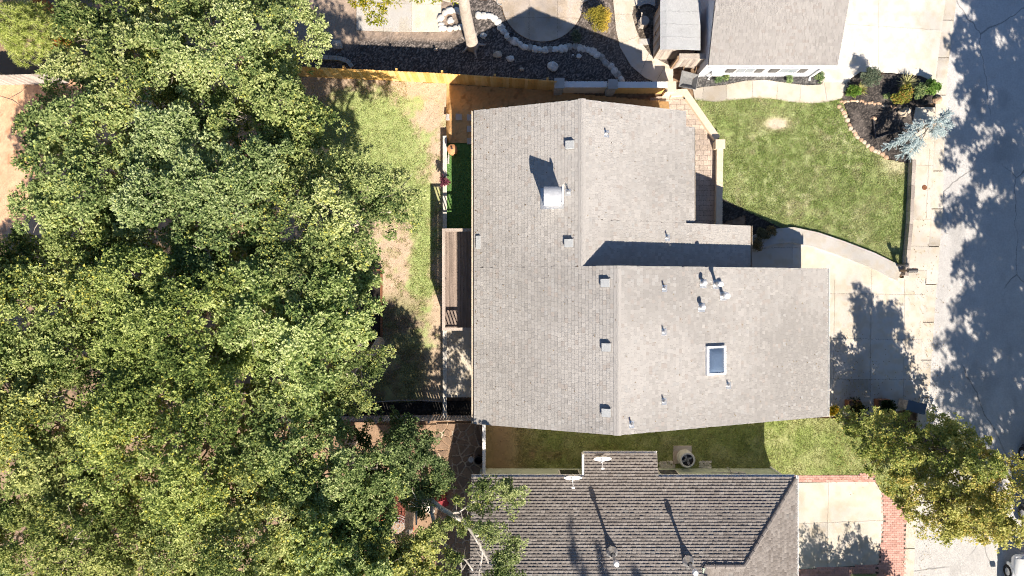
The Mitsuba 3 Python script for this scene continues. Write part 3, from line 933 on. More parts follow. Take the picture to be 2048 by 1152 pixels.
# skylight
p = on_roof(1430, 721, .12); R = tilt_R(p[0], XR2)
sk = nm('skylight', roof)
m = MB()
for (cx, cy, sx, sy) in [(-.44, 0, .09, 1.2), (.44, 0, .09, 1.2), (0, -.56, .79, .08), (0, .56, .79, .08)]:
    m.box(p + R @ [cx, cy, .07], (sx, sy, .2), R=R)
put(sk, m.mesh(), 'mat_white_metal')
g = np.linspace(-1, 1, 13)
gx, gy = np.meshgrid(g, g, indexing='ij')
dome = np.stack([gx * .395, gy * .52, .12 + .13 * (1 - gx ** 4) * (1 - gy ** 4)], -1).reshape(-1, 3) @ R.T + p
q = [[i * 13 + j, (i + 1) * 13 + j, (i + 1) * 13 + j + 1, i * 13 + j + 1] for i in range(12) for j in range(12)]
put(nm('dome', sk.rsplit('__', 1)[0]), (dome, np.array(q)), 'mat_skylight', smooth=True)
# chimney
cx0, cy1, _ = W(1090, 376, 6.6); cx1, cy0, _ = W(1124, 405, 6.6)
zc = roof_z((cx0 + cx1) / 2, cy0)
ch = nm('chimney', mh)
put(ch, MB().span(cx0, cx1, cy0, cy1, zc - .5, 6.62).mesh(), 'mat_white_metal')
cy_ = np.linspace(cy0 - .05, cy1 + .05, 9)
cz_ = 6.62 + .17 * np.sqrt(np.clip(1 - ((cy_ - (cy0 + cy1) / 2) / ((cy1 - cy0) / 2 + .06)) ** 2, 0, 1)) ** 1.2
cv = np.array([[x, y, z] for x in (cx0 - .05, cx1 + .05) for y, z in zip(cy_, cz_)] + [[x, y, 6.60] for x in (cx0 - .05, cx1 + .05) for y in cy_])
cf = [[a, a + 9, a + 10, a + 1] for a in range(8)] + [[a + 18, a + 19, a + 28, a + 27] for a in range(8)] + [[a, a + 1, a + 19, a + 18] for a in range(8)] + [[a + 9, a + 27, a + 28, a + 10] for a in range(8)]
cf += [[0, 18, 27, 9], [8, 17, 35, 26]]
put(nm('cap', ch), (cv, np.array(cf)), 'mat_zinc', smooth=35)
mat('zinc', mottled((.42, .44, .47), .15, 6, .12, 25), .5, .5)
put(nm('seam', ch), MB().span(cx1 - .01, cx1 + .055, cy0 - .06, cy1 + .06, 6.60, 6.82).mesh(), 'mat_white_metal')
R = tilt_R(0, XR1)
put(nm('flashing', ch), MB().box(((cx0 + cx1) / 2, (cy0 + cy1) / 2, zc + .05), (cx1 - cx0 + .35, cy1 - cy0 + .3, .012), R=R).mesh(), 'mat_galvanised')
p = on_roof(957, 485); put(nm('box_vent', roof), MB().box(p + [0, 0, .06], (.18, .55, .12), R=tilt_R(0, XR1)).mesh(), 'mat_grey_plastic')

# ---- lower (south) house: concrete tile roof
sh_ = thing('tile_roof_house', 'pale green house at the bottom with a dark ribbed tile roof', 'house')
m = MB(); m.span(-1.5, 12.33, -22, -8.56, 0, 2.42); m.span(3.32, 6.37, -8.56, -7.74, 0, 2.05)
part(sh_, 'wall', m.mesh(), 'mat_stucco_green')
YEV, ZEV, SS = -8.44, 2.5, .40
XL, XH = -1.80, 12.58
XHr, YR2 = 9.90, -11.85
ME = (SS * (YEV - YR2)) / (XH - XHr)
XM = 8.22
zr2 = ZEV + SS * (YEV - YR2)
b = MB()


def facet(m, pts, th=.12, drop=.02):
    v = np.array(pts, float) - [0, 0, drop]; n = len(v)
    vv = np.vstack([v, v - [0, 0, th]])
    f = [[0, i, i + 1] for i in range(1, n - 1)] + [[n, n + i + 1, n + i] for i in range(1, n - 1)]
    for i in range(n):
        j = (i + 1) % n
        f += [[i, n + i, n + j], [i, n + j, j]]
    m.add(vv, np.array(f))


YB = -17.5
zB = ZEV + SS * (YEV - YB)
facet(b, [(XL, YEV, ZEV), (XL, YB, zB), (XM, YB, zB), (XM, YR2, zr2), (XHr, YR2, zr2), (XH, YEV, ZEV)])
facet(b, [(XH, YEV, ZEV), (XHr, YR2, zr2), (XHr, YR2 - .01, zr2), (XH, 2 * YR2 - YEV, ZEV)])
facet(b, [(XM, YR2, zr2), (XM, 2 * YR2 - YEV, ZEV), (XH, 2 * YR2 - YEV, ZEV), (XHr, YR2, zr2)])
facet(b, [(3.22, -7.47, ZEV - SS * .97), (3.22, YEV, ZEV), (6.5, YEV, ZEV), (6.5, -7.47, ZEV - SS * .97)])
facet(b, [(XL, YB, zB), (XL, YB - 8, zB - 3), (XM, YB - 8, zB - 3), (XM, YB, zB)])
mat('tile_base', (.05, .045, .042), .95)
sroof = part(sh_, 'roof', b.mesh(), 'mat_tile_base')
put(nm('gable_wall', sh_), MB().span(XM - .12, XM - .02, YB, YR2 - .05, 2.5, zr2 + .2).mesh(), 'mat_stucco_green')
xs = np.linspace(-.5, .5, 7)
prof = .66 + .34 * np.abs(np.cos(np.pi * xs)) ** .6
tv = np.vstack([np.stack([xs, xs * 0 - .5, prof], 1), np.stack([xs, xs * 0 + .5, prof], 1), np.stack([xs, xs * 0 + .5, xs * 0], 1)])
tf = []
for i in range(6):
    tf += [[i, i + 1, 8 + i], [i, 8 + i, 7 + i], [7 + i, 8 + i, 15 + i], [7 + i, 15 + i, 14 + i]]
tf = np.array(tf)
TPAL = make_palette('tile', [(.165, .148, .137), (.188, .170, .158), (.208, .189, .176), (.23, .21, .196), (.256, .236, .221), (.203, .195, .188)])
Ms, tn = [], []
rng = np.random.default_rng(33)
for (rp, dxy, slope, s0, s1, tfun, expo) in [
    ((0, YEV, ZEV), (0, 1), SS, -(YEV - YB) * math.hypot(1, SS), .05, lambda s: (XL, (XM if -s / math.hypot(1, SS) > YEV - YR2 else XH - (XH - XHr) * max(0, -s / math.hypot(1, SS)) / (YEV - YR2)) - .02), .13),
    ((0, YEV, ZEV), (0, 1), SS, .05, .97 * math.hypot(1, SS) + .04, lambda s: (3.22, 6.5), .13),
    ((XH, 0, ZEV), (1, 0), ME, -(XH - XHr) * math.hypot(1, ME), .04, lambda s: (2 * YR2 - YEV - min(0, s) / math.hypot(1, ME) * (YEV - YR2) / (XH - XHr) + .03, YEV + min(0, s) / math.hypot(1, ME) * (YEV - YR2) / (XH - XHr) - .03), .13),
    ((0, YR2, zr2), (0, -1), SS, 0, 3.6, lambda s: (XM, XHr + s * .72), .13),
]:
    O, sd, td, n = plane(rp, dxy, slope)
    if td @ np.array([1, 1, 0]) < 0:
        tfl = lambda s, fn=tfun: tuple(sorted([-fn(s)[0], -fn(s)[1]]))
    else:
        tfl = tfun
    cells, ex = shingle_cells(O, sd, td, n, s0, s1, tfl, expo, .21, rng, .06, .5)
    Ms.append(shingle_mats(cells, ex, O, sd, td, n, .19, .022, .012, .28, rng))
    tn.append(tones(cells, O, sd, td, rng, 6, 91, .5))
lay(sroof, 'tile', Ms, tv, tf, TPAL, tn)
# hip and ridge caps
hc = MB()
for (p, q) in [((XH, YEV, ZEV + .06), (XHr, YR2, zr2 + .06)), ((XM, YR2, zr2 + .06), (XHr, YR2, zr2 + .06)), ((XM, YR2, zr2 + .05), (XM, YB, zB + .08))]:
    p, q = np.array(p), np.array(q); L = np.linalg.norm(q - p); nn = int(L / .36)
    for i in range(nn):
        a, c = p + (q - p) * (i / nn), p + (q - p) * ((i + 1.12) / nn)
        hc.tube([a + [0, 0, .035], c], [.10, .075], 8)
part(sroof, 'ridge_tile', hc.mesh(), 'mat_tile_3', kind='stuff')
gutter(sh_, (XL, YEV + .04, ZEV - .07), (3.2, YEV + .04, ZEV - .07), (0, 1, 0))
gutter(sh_, (6.52, YEV + .04, ZEV - .07), (XH, YEV + .04, ZEV - .07), (0, 1, 0))
gutter(sh_, (3.2, -7.44, ZEV - SS * .97 - .07), (6.52, -7.44, ZEV - SS * .97 - .07), (0, 1, 0))
gutter(sh_, (XH + .04, 2 * YR2 - YEV, ZEV - .08), (XH + .04, YEV + .1, ZEV - .08), (1, 0, 0))
part(sh_, 'fascia', MB().span(3.12, 3.2, YEV, -7.4, ZEV - SS * .97 - .12, ZEV - .0).mesh(), 'mat_white_metal')
for (px0, px1) in [(1119, 1162), (1322, 1362)]:
    xa, xb = W(px0, 940, 1.6)[0], W(px1, 940, 1.6)[0]
    wk = part(sh_, 'window', MB().span(xa, xb, -8.57, -8.53, .5, 1.75).mesh(), 'mat_white_paint')
    put(nm('pane', wk), MB().span(xa + .07, xb - .07, -8.55, -8.515, .58, 1.67).mesh(), 'mat_glass_dark')
part(sh_, 'downspout', MB().tube([(12.25, -8.48, .1), (12.25, -8.48, 2.3), (12.4, -8.42, 2.42)], .04, 6).tube([(6.42, -7.8, .1), (6.42, -7.8, 1.9), (6.42, -7.5, 2.05)], .04, 6).mesh(), 'mat_white_metal')
part(sh_, 'meter_box', MB().span(10.05, 10.3, -8.56, -8.42, 1.1, 1.6).span(10.4, 10.65, -8.56, -8.44, 1.2, 1.55).tube([(10.2, -8.5, 1.1), (10.2, -8.5, .1)], .03, 6).tube([(9.2, -8.52, 1.0), (10.1, -8.52, 1.05)], .018, 5).mesh(), 'mat_grey_plastic')
szat = lambda y: ZEV + SS * (YEV - y)
for (bx, by, h) in [(W(1229, 1118, 4.6)[0], W(1229, 1118, 4.6)[1], 1.55), (W(1386, 1138, 4.8)[0], W(1386, 1138, 4.8)[1], 1.45)]:
    z0 = szat(by)
    fk = nm('flue', sroof)
    put(fk, MB().tube([(bx, by, z0 - .1), (bx, by, z0 + h)], .065, 12).mesh(), 'mat_galvanised', smooth=30)
    put(nm('flue_cap', sroof), MB().lathe([(0, .12), (.10, .1), (.125, .0), (.12, -.1), (.065, -.14)], (bx, by, z0 + h), 14).mesh(), 'mat_white_metal', smooth=30)
    put(nm('pipe_flashing', sroof), MB().lathe([(.26, .1), (.2, .22), (.11, .45)], (bx, by, z0), 12).mesh(), 'mat_galvanised', smooth=30)


def dish(px, py, z, label):
    p = W(px, py, z)
    k = thing('satellite_dish', label, 'satellite dish', 'white dishes on the ribbed tile roof')
    rr = np.linspace(0, 1, 7)
    m = MB().lathe([(r * .40, .11 * r * r) for r in rr], (0, 0, 0), 24)
    v, f = m.mesh()
    v = np.vstack([v, v - [0, 0, .015]]); f = np.vstack([f, f[:, ::-1] + len(v) // 2])
    a = math.radians(66)                      # looks low over the southern horizon
    R = np.array([[1, 0, 0], [0, math.cos(a), -math.sin(a)], [0, math.sin(a), math.cos(a)]])
    part(k, 'reflector', ((v * [1, 1.1, 1]) @ R.T + p, f), 'mat_white_paint', smooth=40)
    zb = szat(p[1] - .32)
    part(k, 'mast', MB().tube([(p[0], p[1] - .38, zb - .02), (p[0], p[1] - .30, p[2] - .2), (p[0], p[1] + .0, p[2])], .024, 8).box((p[0], p[1] - .4, zb + .06), (.3, .2, .03)).mesh(), 'mat_white_metal')
    part(k, 'feed_arm', MB().tube([p + [0, 0, -.3], p + [0, -.32, -.1], p + [0, -.5, .14]], .014, 6).box(p + [0, -.5, .15], (.13, .06, .07)).mesh(), 'mat_white_metal')


dish(1205, 913, 2.75, 'white satellite dish on the projecting part of the ribbed roof')
dish(1146, 951, 3.0, 'white satellite dish on the eave left of the projecting roof part')

# ---- north-east house
ne = thing('white_house', 'white walled house at the top with a pale shingle roof and shuttered windows', 'house')
NX0, NX1, NY, NZ, NS = 8.72, 14.45, 9.92, 2.5, .50
part(ne, 'wall', MB().span(NX0 + .06, NX1 - .2, NY + .12, 19, 0, NZ + .0).mesh(), 'mat_stucco_white')
gw = MB(); zt = NZ + NS * 4.6
v = [(NX0 + .05, NY + .12, NZ), (NX0 + .05, NY + 4.6, zt - .1), (NX0 + .05, NY + 9.0, NZ)]
vv = np.array(v + [(a + .1, b_, c) for a, b_, c in v])
gw.add(vv, np.array([[0, 1, 2], [3, 5, 4], [0, 3, 4], [0, 4, 1], [1, 4, 5], [1, 5, 2], [0, 2, 5], [0, 5, 3]]))
part(ne, 'gable_wall', gw.mesh(), 'mat_stucco_white')
m = MB()
facet(m, [(NX0, NY, NZ), (NX1, NY, NZ), (NX1, NY + 4.6, zt), (NX0, NY + 4.6, zt)])
facet(m, [(NX0, NY + 4.6, zt), (NX1, NY + 4.6, zt), (NX1, NY + 9.2, NZ), (NX0, NY + 9.2, NZ)])
nroof = part(ne, 'roof', m.mesh(), 'mat_dark_shingle_base')
NPAL = make_palette('pale_shingle', [(.235, .226, .221), (.252, .242, .237), (.266, .256, .250), (.28, .269, .263), (.297, .286, .279), (.258, .240, .231)])
O, sd, td, n = plane((0, NY, NZ), (0, -1), NS)
rng = np.random.default_rng(44)
cells, ex = shingle_cells(O, sd, td, n, -4.6 * math.hypot(1, NS), .04, (lambda s: (NX0, NX1)) if td[0] > 0 else (lambda s: (-NX1, -NX0)), .14, .15, rng, .35, .5)
lay(nroof, 'shingle', [shingle_mats(cells, ex, O, sd, td, n, .20, .014, .018, .09, rng)], UB_V, UB_F, NPAL, [tones(cells, O, sd, td, rng, 6, 55, .6)])
gutter(ne, (NX0, NY - .05, NZ - .06), (NX1, NY - .05, NZ - .06), (0, -1, 0))
part(ne, 'fascia', MB().span(NX1, NX1 + .03, NY, NY + .2, NZ - .1, NZ + .1).mesh(), 'mat_white_metal')
for xc in (10.72, 12.72):
    wk = part(ne, 'window', MB().span(xc - .45, xc + .45, NY + .07, NY + .12, .9, 2.1).mesh(), 'mat_white_paint')
    put(nm('pane', wk), MB().span(xc - .38, xc - .02, NY + .055, NY + .08, .97, 2.03).span(xc + .02, xc + .38, NY + .055, NY + .08, .97, 2.03).mesh(), 'mat_pale_glass')
    for s in (-1, 1):
        m = MB().span(xc + s * .66 - .19, xc + s * .66 + .19, NY + .085, NY + .12, .85, 2.15)
        for i in range(14):
            m.box((xc + s * .66, NY + .075, .93 + i * .09), (.32, .03, .05))
        part(ne, 'shutter', m.mesh(), 'mat_shutter')
mat('pale_glass', (.20, .25, .31), .10, .8)
mat('shutter', (.13, .128, .128), .6)
part(ne, 'downspout', MB().tube([(14.1, NY - .03, 2.42), (14.1, NY + .06, 2.2), (14.1, NY + .06, .12), (14.1, NY - .1, .06)], .045, 6).mesh(), 'mat_white_metal')
part(ne, 'hose_reel', MB().box((9.5, NY + .02, .9), (.5, .16, .3)).tube([(9.3, NY - .0, .9), (9.2, NY - .1, .4), (9.35, NY - .05, .1)], .025, 6).mesh(), 'mat_white_paint')
part(ne, 'corner_trim', MB().span(NX0 + .04, NX0 + .16, NY + .10, NY + .125, 0, NZ - .1).span(NX1 - .3, NX1 - .18, NY + .10, NY + .125, 0, NZ - .1).mesh(), 'mat_white_metal')

# ------------------------------------------------------------------ shed
sd_ = thing('garden_shed', 'brown timber shed with a pale grey sheet roof beside the white house', 'shed')
sx0, sx1, sy0, sy1 = 6.70, 8.40, 10.86, 12.85
part(sd_, 'frame', MB().span(sx0 + .03, sx1 - .03, sy0 + .03, sy1 - .03, 0, 2.1).mesh(), 'mat_brown_wood')
for i in range(13):
    y = sy0 + .08 + i * (sy1 - sy0 - .16) / 12
    part(sd_, 'board', MB().box((sx0 + .01, y, 1.08), (.035, .145, 2.1)).mesh(), ('mat_brown_wood', 'mat_grey_wood_0', 'mat_grey_wood_2')[i % 3])
for i in range(11):
    x = sx0 + .08 + i * (sx1 - sx0 - .16) / 10
    part(sd_, 'board', MB().box((x, sy0 + .01, 1.08), (.145, .035, 2.1)).mesh(), ('mat_grey_wood_1', 'mat_grey_wood_0', 'mat_grey_wood_1')[i % 3])
for i in range(4):
    ya, yb = sy0 - .2 + i * (sy1 - sy0 + .3) / 4, sy0 - .2 + (i + 1) * (sy1 - sy0 + .3) / 4 - .01
    za, zb = 2.14, 2.30
    m = MB(); facet(m, [(sx0 - .07, ya, za + .06), (sx0 + .2, ya, za + .14), (sx0 + .2, yb, za + .15), (sx0 - .07, yb, za + .07)], .03, 0)
    facet(m, [(sx0 + .2, ya, za + .14), (sx1 + .04, ya, za + .02), (sx1 + .04, yb, za + .03), (sx0 + .2, yb, za + .15)], .03, 0)
    part(sd_, 'roof_sheet', m.mesh(), 'mat_roof_sheet')
mat('roof_sheet', mottled((.37, .385, .40), .12, 2, .10, 30), .7)
part(sd_, 'handle', MB().tube([(sx0 - .02, 11.7, 1.0), (sx0 - .07, 11.72, 1.0), (sx0 - .07, 11.85, 1.0), (sx0 - .02, 11.87, 1.0)], .015, 6).mesh(), 'mat_dark_metal')

# timber gate panel near the shed
gt = thing('timber_gate', 'weathered timber gate with a pale top cap next to the shed', 'gate')
for i in range(11):
    x = 7.68 + i * .125
    part(gt, 'board', MB().box((x, 10.42 + .012 * (i % 2), .86), (.118, .03, 1.66)).mesh(), f'mat_grey_wood_{(i * 7) % 3}')
part(gt, 'cap', MB().span(7.58, 9.0, 10.38, 10.62, 1.70, 1.78).mesh(), 'mat_grey_wood_1')
part(gt, 'rail', MB().span(7.6, 9.0, 10.46, 10.52, .4, .5).span(7.6, 9.0, 10.46, 10.52, 1.3, 1.4).mesh(), 'mat_brown_wood')
part(gt, 'post', MB().span(7.5, 7.6, 10.40, 10.52, 0, 1.75).mesh(), 'mat_brown_wood')
part(gt, 'brace', MB().beam((8.7, 10.40, .1), (9.05, 10.40, 1.6), .04, .16).mesh(), 'mat_brown_wood')

# wheelbarrow
wb = thing('wheelbarrow', 'grey wheelbarrow with an open tray parked at the walkway', 'wheelbarrow')
c = W(1377, 161, .55)
A = rotz(math.radians(-8))
top_o = np.array([(-.42, -.36), (.40, -.40), (.44, .32), (-.38, .42)]); bot = top_o * .55
Vt = []
def ring(p2, z, s=1.0):
    return [[a * s, b_ * s, z] for a, b_ in p2]
Vt = np.array(ring(top_o, .60, 1.0) + ring(bot, .30) + ring(bot, .32, .95) + ring(top_o, .60, .94)) @ A.T + [c[0], c[1], 0]
Ft = []
for a, b_ in ((0, 4), (4, 8), (8, 12)):
    pass
for i in range(4):
    j = (i + 1) % 4
    Ft += [[i, 4 + i, 4 + j, j], [12 + i, 12 + j, 8 + j, 8 + i], [i, j, 12 + j, 12 + i]]
Ft += [[4, 7, 6, 5], [8, 9, 10, 11]]
mat('tray_grey', mottled((.20, .205, .21), .2, 6, .15, 25), .45, .5)
part(wb, 'tray', (Vt, np.array(Ft)), 'mat_tray_grey')
m = MB()
for s in (-1, 1):
    m.tube(np.array([(s * .12, -.62, .25), (s * .26, -.1, .28), (s * .30, .75, .55)]) @ A.T + [c[0], c[1], 0], .02, 6)
    m.tube(np.array([(s * .24, .1, .28), (s * .26, .2, .0), (s * .26, .35, .0), (s * .26, .4, .40)]) @ A.T + [c[0], c[1], 0], .015, 6)
part(wb, 'frame', m.mesh(), 'mat_brown_wood')
wv = trimesh.creation.torus(.15, .05, major_sections=20, minor_sections=8)
vv = np.asarray(wv.vertices)[:, [2, 0, 1]] @ A.T + np.array([0, -.6, .2]) @ A.T + [c[0], c[1], 0]
part(wb, 'wheel', (vv, np.asarray(wv.faces)), 'mat_tyre', smooth=True)

# ------------------------------------------------------------------ fences and walls
def picket_fence(name, label, a, b, h, mats, w=.14, gap=.003, th=.022, z=0, dog=True, side=1, cat='fence', rails=True):
    k = thing(name, label, cat)
    a, b = np.array(a), np.array(b); L = np.linalg.norm(b - a); d = (b - a) / L; nrm = np.array([-d[1], d[0]])
    n = int(L / (w + gap)); ang = math.atan2(d[1], d[0])
    rng = np.random.default_rng(n)
    for i in range(n):
        c = a + d * (i + .5) * L / n + nrm * (rng.uniform(-.004, .004))
        hh = h + rng.uniform(-.012, .012)
        e = w * .22 if dog else 0
        pr = Polygon([(-w / 2, 0), (w / 2, 0), (w / 2, hh - e), (w / 2 - e, hh), (-w / 2 + e, hh), (-w / 2, hh - e)])
        mm = trimesh.creation.extrude_polygon(pr, th, engine='earcut')
        v = np.asarray(mm.vertices)[:, [0, 2, 1]] * [1, -1, 1]
        part(k, 'picket', (v @ rotz(ang).T + [c[0], c[1], z], np.asarray(mm.faces)), mats[rng.integers(len(mats))])
    if rails:
        m = MB()
        for zz in (.3, h * .55, h - .25):
            p, q = a + nrm * .04 * side, b + nrm * .04 * side
            m.beam((p[0], p[1], z + zz), (q[0], q[1], z + zz), .04, .09)
        part(k, 'rail', m.mesh(), mats[0])
        for i in range(int(L / 2.4) + 1):
            c = a + d * min(L, i * 2.4) + nrm * .09 * side
            part(k, 'post', MB().box((c[0], c[1], z + h / 2), (.09, .09, h), a=ang).mesh(), mats[0])
    return k


CE = [f'mat_cedar_{i}' for i in range(4)]
picket_fence('cedar_fence', 'new golden cedar board fence along the back lawn', W(500, 148)[:2], W(890, 166)[:2], 1.75, CE)
picket_fence('cedar_fence', 'shaded golden cedar fence behind the house meeting a stone pillar', W(890, 166)[:2], W(1110, 181)[:2], 1.75, CE)
GW = [f'mat_grey_wood_{i}' for i in range(3)]
picket_fence('grey_fence', 'old grey timber fence at the left edge', W(-60, 172)[:2], W(140, 166)[:2], 1.7, GW)
picket_fence('picket_fence', 'brown picket fence with gaps behind the black mulch', W(560, 833)[:2], W(990, 829)[:2], 1.5, GW, w=.10, gap=.03, side=-1)
# timber edging of the black mulch
k = thing('bed_edging', 'thin dark timber edging of the black mulch bed', 'edging')
m = MB()
pts = [(560, 807), (700, 807), (760, 803), (800, 800), (840, 800), (884, 803)]
for p, q in zip(pts[:-1], pts[1:]):
    a, b = W(*p), W(*q); m.beam(a + [0, 0, .06], b + [0, 0, .06], .04, .14)
part(k, 'board', m.mesh(), 'mat_grey_wood_0')

# low pale wall beside turf and yard
k = thing('low_wall', 'low pale concrete wall between lawn and artificial turf', 'wall')
part(k, 'body', MB().span(W(887, 0)[0], W(893.5, 0)[0], W(0, 832)[1], W(0, 277)[1], 0, .5).mesh(), 'mat_concrete_grey')
part(k, 'cap', MB().span(W(886, 0, .5)[0], W(894, 0, .5)[0], W(0, 832)[1], W(0, 276)[1], .5, .55).mesh(), 'mat_concrete_white')

# stucco wall with stone pillars north of the house
def pillar(px, py, w, h, label, mt, capm):
    p = W(px, py, h)
    k = thing('pillar', label, 'pillar', None)
    part(k, 'shaft', MB().box((p[0], p[1], (h - .08) / 2), (w, w, h - .08)).mesh(), mt)
    part(k, 'cap', MB().box((p[0], p[1], h - .04), (w + .08, w + .08, .08)).mesh(), capm)
    return p


p1 = pillar(1119, 166, .38, 1.6, 'grey stone pillar where the cedar fence ends', 'mat_stone_grey', 'mat_concrete_grey')
p2 = pillar(1226, 168, .36, 1.6, 'middle grey stone pillar of the white capped wall', 'mat_stone_grey', 'mat_concrete_grey')
p3 = pillar(1342, 173, .40, 1.1, 'cream pillar beside the wheelbarrow', 'mat_stucco_cream', 'mat_stucco_cream')
for (pa, pb, lab) in [(p1, p2, 'white capped garden wall between the two grey pillars'), (p2, p3, 'white capped garden wall ending at the cream pillar')]:
    k = thing('garden_wall', lab, 'wall')
    xa, xb = pa[0] + .23, pb[0] - .24
    yw = (pa[1] + pb[1]) / 2
    part(k, 'body', MB().span(xa, xb, yw - .06, yw + .06, 0, 1.38).mesh(), 'mat_cedar_1' if lab.endswith('pillar') else 'mat_stucco_cream')
    part(k, 'cap', MB().span(xa, xb, yw - .135, yw + .135, 1.38, 1.46).mesh(), 'mat_white_paint')
# cream low wall of the courtyard
k = thing('courtyard_wall', 'low cream wall bending round the paved courtyard', 'wall')
PATHW = [(1342, 186), (1370, 184), (1435, 277)]
LW = LineString(WP(PATHW, .4)).buffer(.15, cap_style=2, join_style=2)
part(k, 'body', MB().prism(LW.buffer(-.02), 0, .36).mesh(), 'mat_stucco_cream')
part(k, 'cap', MB().prism(LW, .36, .42).mesh(), 'mat_stucco_cream')
LW2 = LineString(WP([(1440, 297), (1438, 452)], .4)).buffer(.15, cap_style=2, join_style=2)
part(k, 'body', MB().prism(LW2.buffer(-.02), 0, .36).mesh(), 'mat_stucco_cream')
part(k, 'cap', MB().prism(LW2, .36, .42).mesh(), 'mat_stucco_cream')
pillar(1441, 288, .36, .75, 'cream corner pillar of the courtyard wall at the lawn', 'mat_stucco_cream', 'mat_stucco_cream')
# retaining wall beside the sidewalk
k = thing('retaining_wall', 'narrow timber and concrete retaining wall between front lawn and pavement', 'wall')
LWa = LineString(WP([(1819, 322), (1814, 440), (1804, 552)])).buffer(.085, cap_style=2)
for i in range(9):
    a, b = i / 9, (i + 1) / 9 - .002
    ln = LineString(WP([(1819, 322), (1814, 440), (1804, 552)]))
    seg = LineString([ln.interpolate(t, True).coords[0] for t in np.linspace(a, b, 4)]).buffer(.085, cap_style=2)
    part(k, 'block', MB().prism(seg, 0, .46).mesh(), f'mat_grey_wood_{i % 3}')
# thin fence wall between the two lots (south)
k = thing('boundary_wall', 'thin white capped wall between flagstones and the lower house', 'wall')
a, b = W(968, 852, 1.5), W(965, 950, 1.5)
part(k, 'panel', MB().span(a[0] - .03, a[0] + .03, b[1] + .05, a[1] + .4, 0, 1.45).mesh(), 'mat_stucco_tan')
for i in range(3):
    y0 = a[1] + .3 - i * 1.02
    part(k, 'cap', MB().span(a[0] - .07, a[0] + .07, y0 - 1.0, y0, 1.45, 1.52).mesh(), 'mat_white_paint')

# ------------------------------------------------------------------ deck
dk = thing('deck', 'raised brown timber deck behind the house', 'deck')
ZD = 1.5
dx0, dx1 = W(892, 0, ZD)[0], XW + .33
dy0, dy1 = W(0, 656, ZD)[1], W(0, 463, ZD)[1]
nb = 11
for i in range(nb):
    x = dx0 + (i + .5) * (dx1 - dx0) / nb
    part(dk, 'plank', MB().box((x, (dy0 + dy1) / 2, ZD - .02), ((dx1 - dx0) / nb - .010, dy1 - dy0, .04)).mesh(), f'mat_deck_{(i * 5 + i // 3) % 3}')
m = MB()
for i in range(8):
    y = dy0 + .05 + i * (dy1 - dy0 - .1) / 7
    m.span(dx0, dx1, y - .02, y + .02, ZD - .22, ZD - .042)
part(dk, 'joist', m.mesh(), 'mat_brown_wood', kind='stuff')
m = MB().span(dx0 - .03, dx0, dy0, dy1, ZD - .24, ZD)
part(dk, 'rim_board', m.mesh(), 'mat_deck_1')
ZT = ZD + .95
rx0 = dx0 - .03
part(dk, 'handrail', MB().span(rx0 - .07, rx0 + .07, dy0 - .06, dy1 + .06, ZT - .04, ZT).mesh(), 'mat_deck_rail')
part(dk, 'handrail', MB().span(rx0 + .07, rx0 + 1.25, dy1 - .06, dy1 + .07, ZT - .04, ZT).mesh(), 'mat_deck_rail')
part(dk, 'handrail', MB().span(rx0 + .07, rx0 + 1.25, dy0 - .07, dy0 + .06, ZT - .04, ZT).mesh(), 'mat_deck_rail')
part(dk, 'lower_rail', MB().span(rx0 - .02, rx0 + .02, dy0, dy1, ZD + .08, ZD + .14).span(rx0, rx0 + 1.25, dy1 - .02, dy1 + .02, ZD + .08, ZD + .14).span(rx0, rx0 + 1.25, dy0 - .02, dy0 + .02, ZD + .08, ZD + .14).mesh(), 'mat_deck_1')
for i in range(34):
    y = dy0 + .07 + i * (dy1 - dy0 - .14) / 33
    part(dk, 'baluster', MB().box((rx0, y, ZD + .5), (.04, .04, .84)).mesh(), 'mat_deck_2')
for yy in (dy0, dy1):
    for i in range(8):
        part(dk, 'baluster', MB().box((rx0 + .17 + i * .145, yy, ZD + .5), (.04, .04, .84)).mesh(), 'mat_deck_2')
for (x, y) in [(rx0, dy0), (rx0, dy1), (rx0, (dy0 + dy1) / 2), (rx0 + 1.25, dy0), (rx0 + 1.25, dy1)]:
    part(dk, 'post', MB().box((x, y, (ZT - .04) / 2), (.09, .09, ZT - .04)).mesh(), 'mat_deck_2')

# ------------------------------------------------------------------ small objects
def rock(r, rng, sub=2, flat=.6):
    m = trimesh.creation.icosphere(subdivisions=sub, radius=1.0)
    v = np.asarray(m.vertices)
    o = rng.uniform(0, 50, 3)
    v = v * (1 + .55 * (meshkit.noise(v * 1.4 + o, 1) - .5) + .25 * (meshkit.noise(v * 3.5 + o, 2) - .5))[:, None]
    v = v * np.array([r[0], r[1], r[2]])
    return v, np.asarray(m.faces)


def stone_row(key, pts, w, h, mats, rng, step=.9, z=0, jit=.03, pname='stone'):
    ln = LineString(WP(pts)); s = 0
    while s < ln.length:
        L = w * rng.uniform(.75, 1.35)
        p = ln.interpolate(s + L / 2); q = ln.interpolate(min(ln.length, s + L / 2 + .05))
        a = math.atan2(q.y - p.y, q.x - p.x)
        v, f = rock((L * .54, w * rng.uniform(.42, .6), h), rng, 1)
        v = v @ rotz(a + rng.uniform(-.15, .15)).T + [p.x + rng.uniform(-jit, jit), p.y + rng.uniform(-jit, jit), z + h * .35]
        part(key, pname, (v, f), mats[rng.integers(len(mats))], smooth=35)
        s += L * step


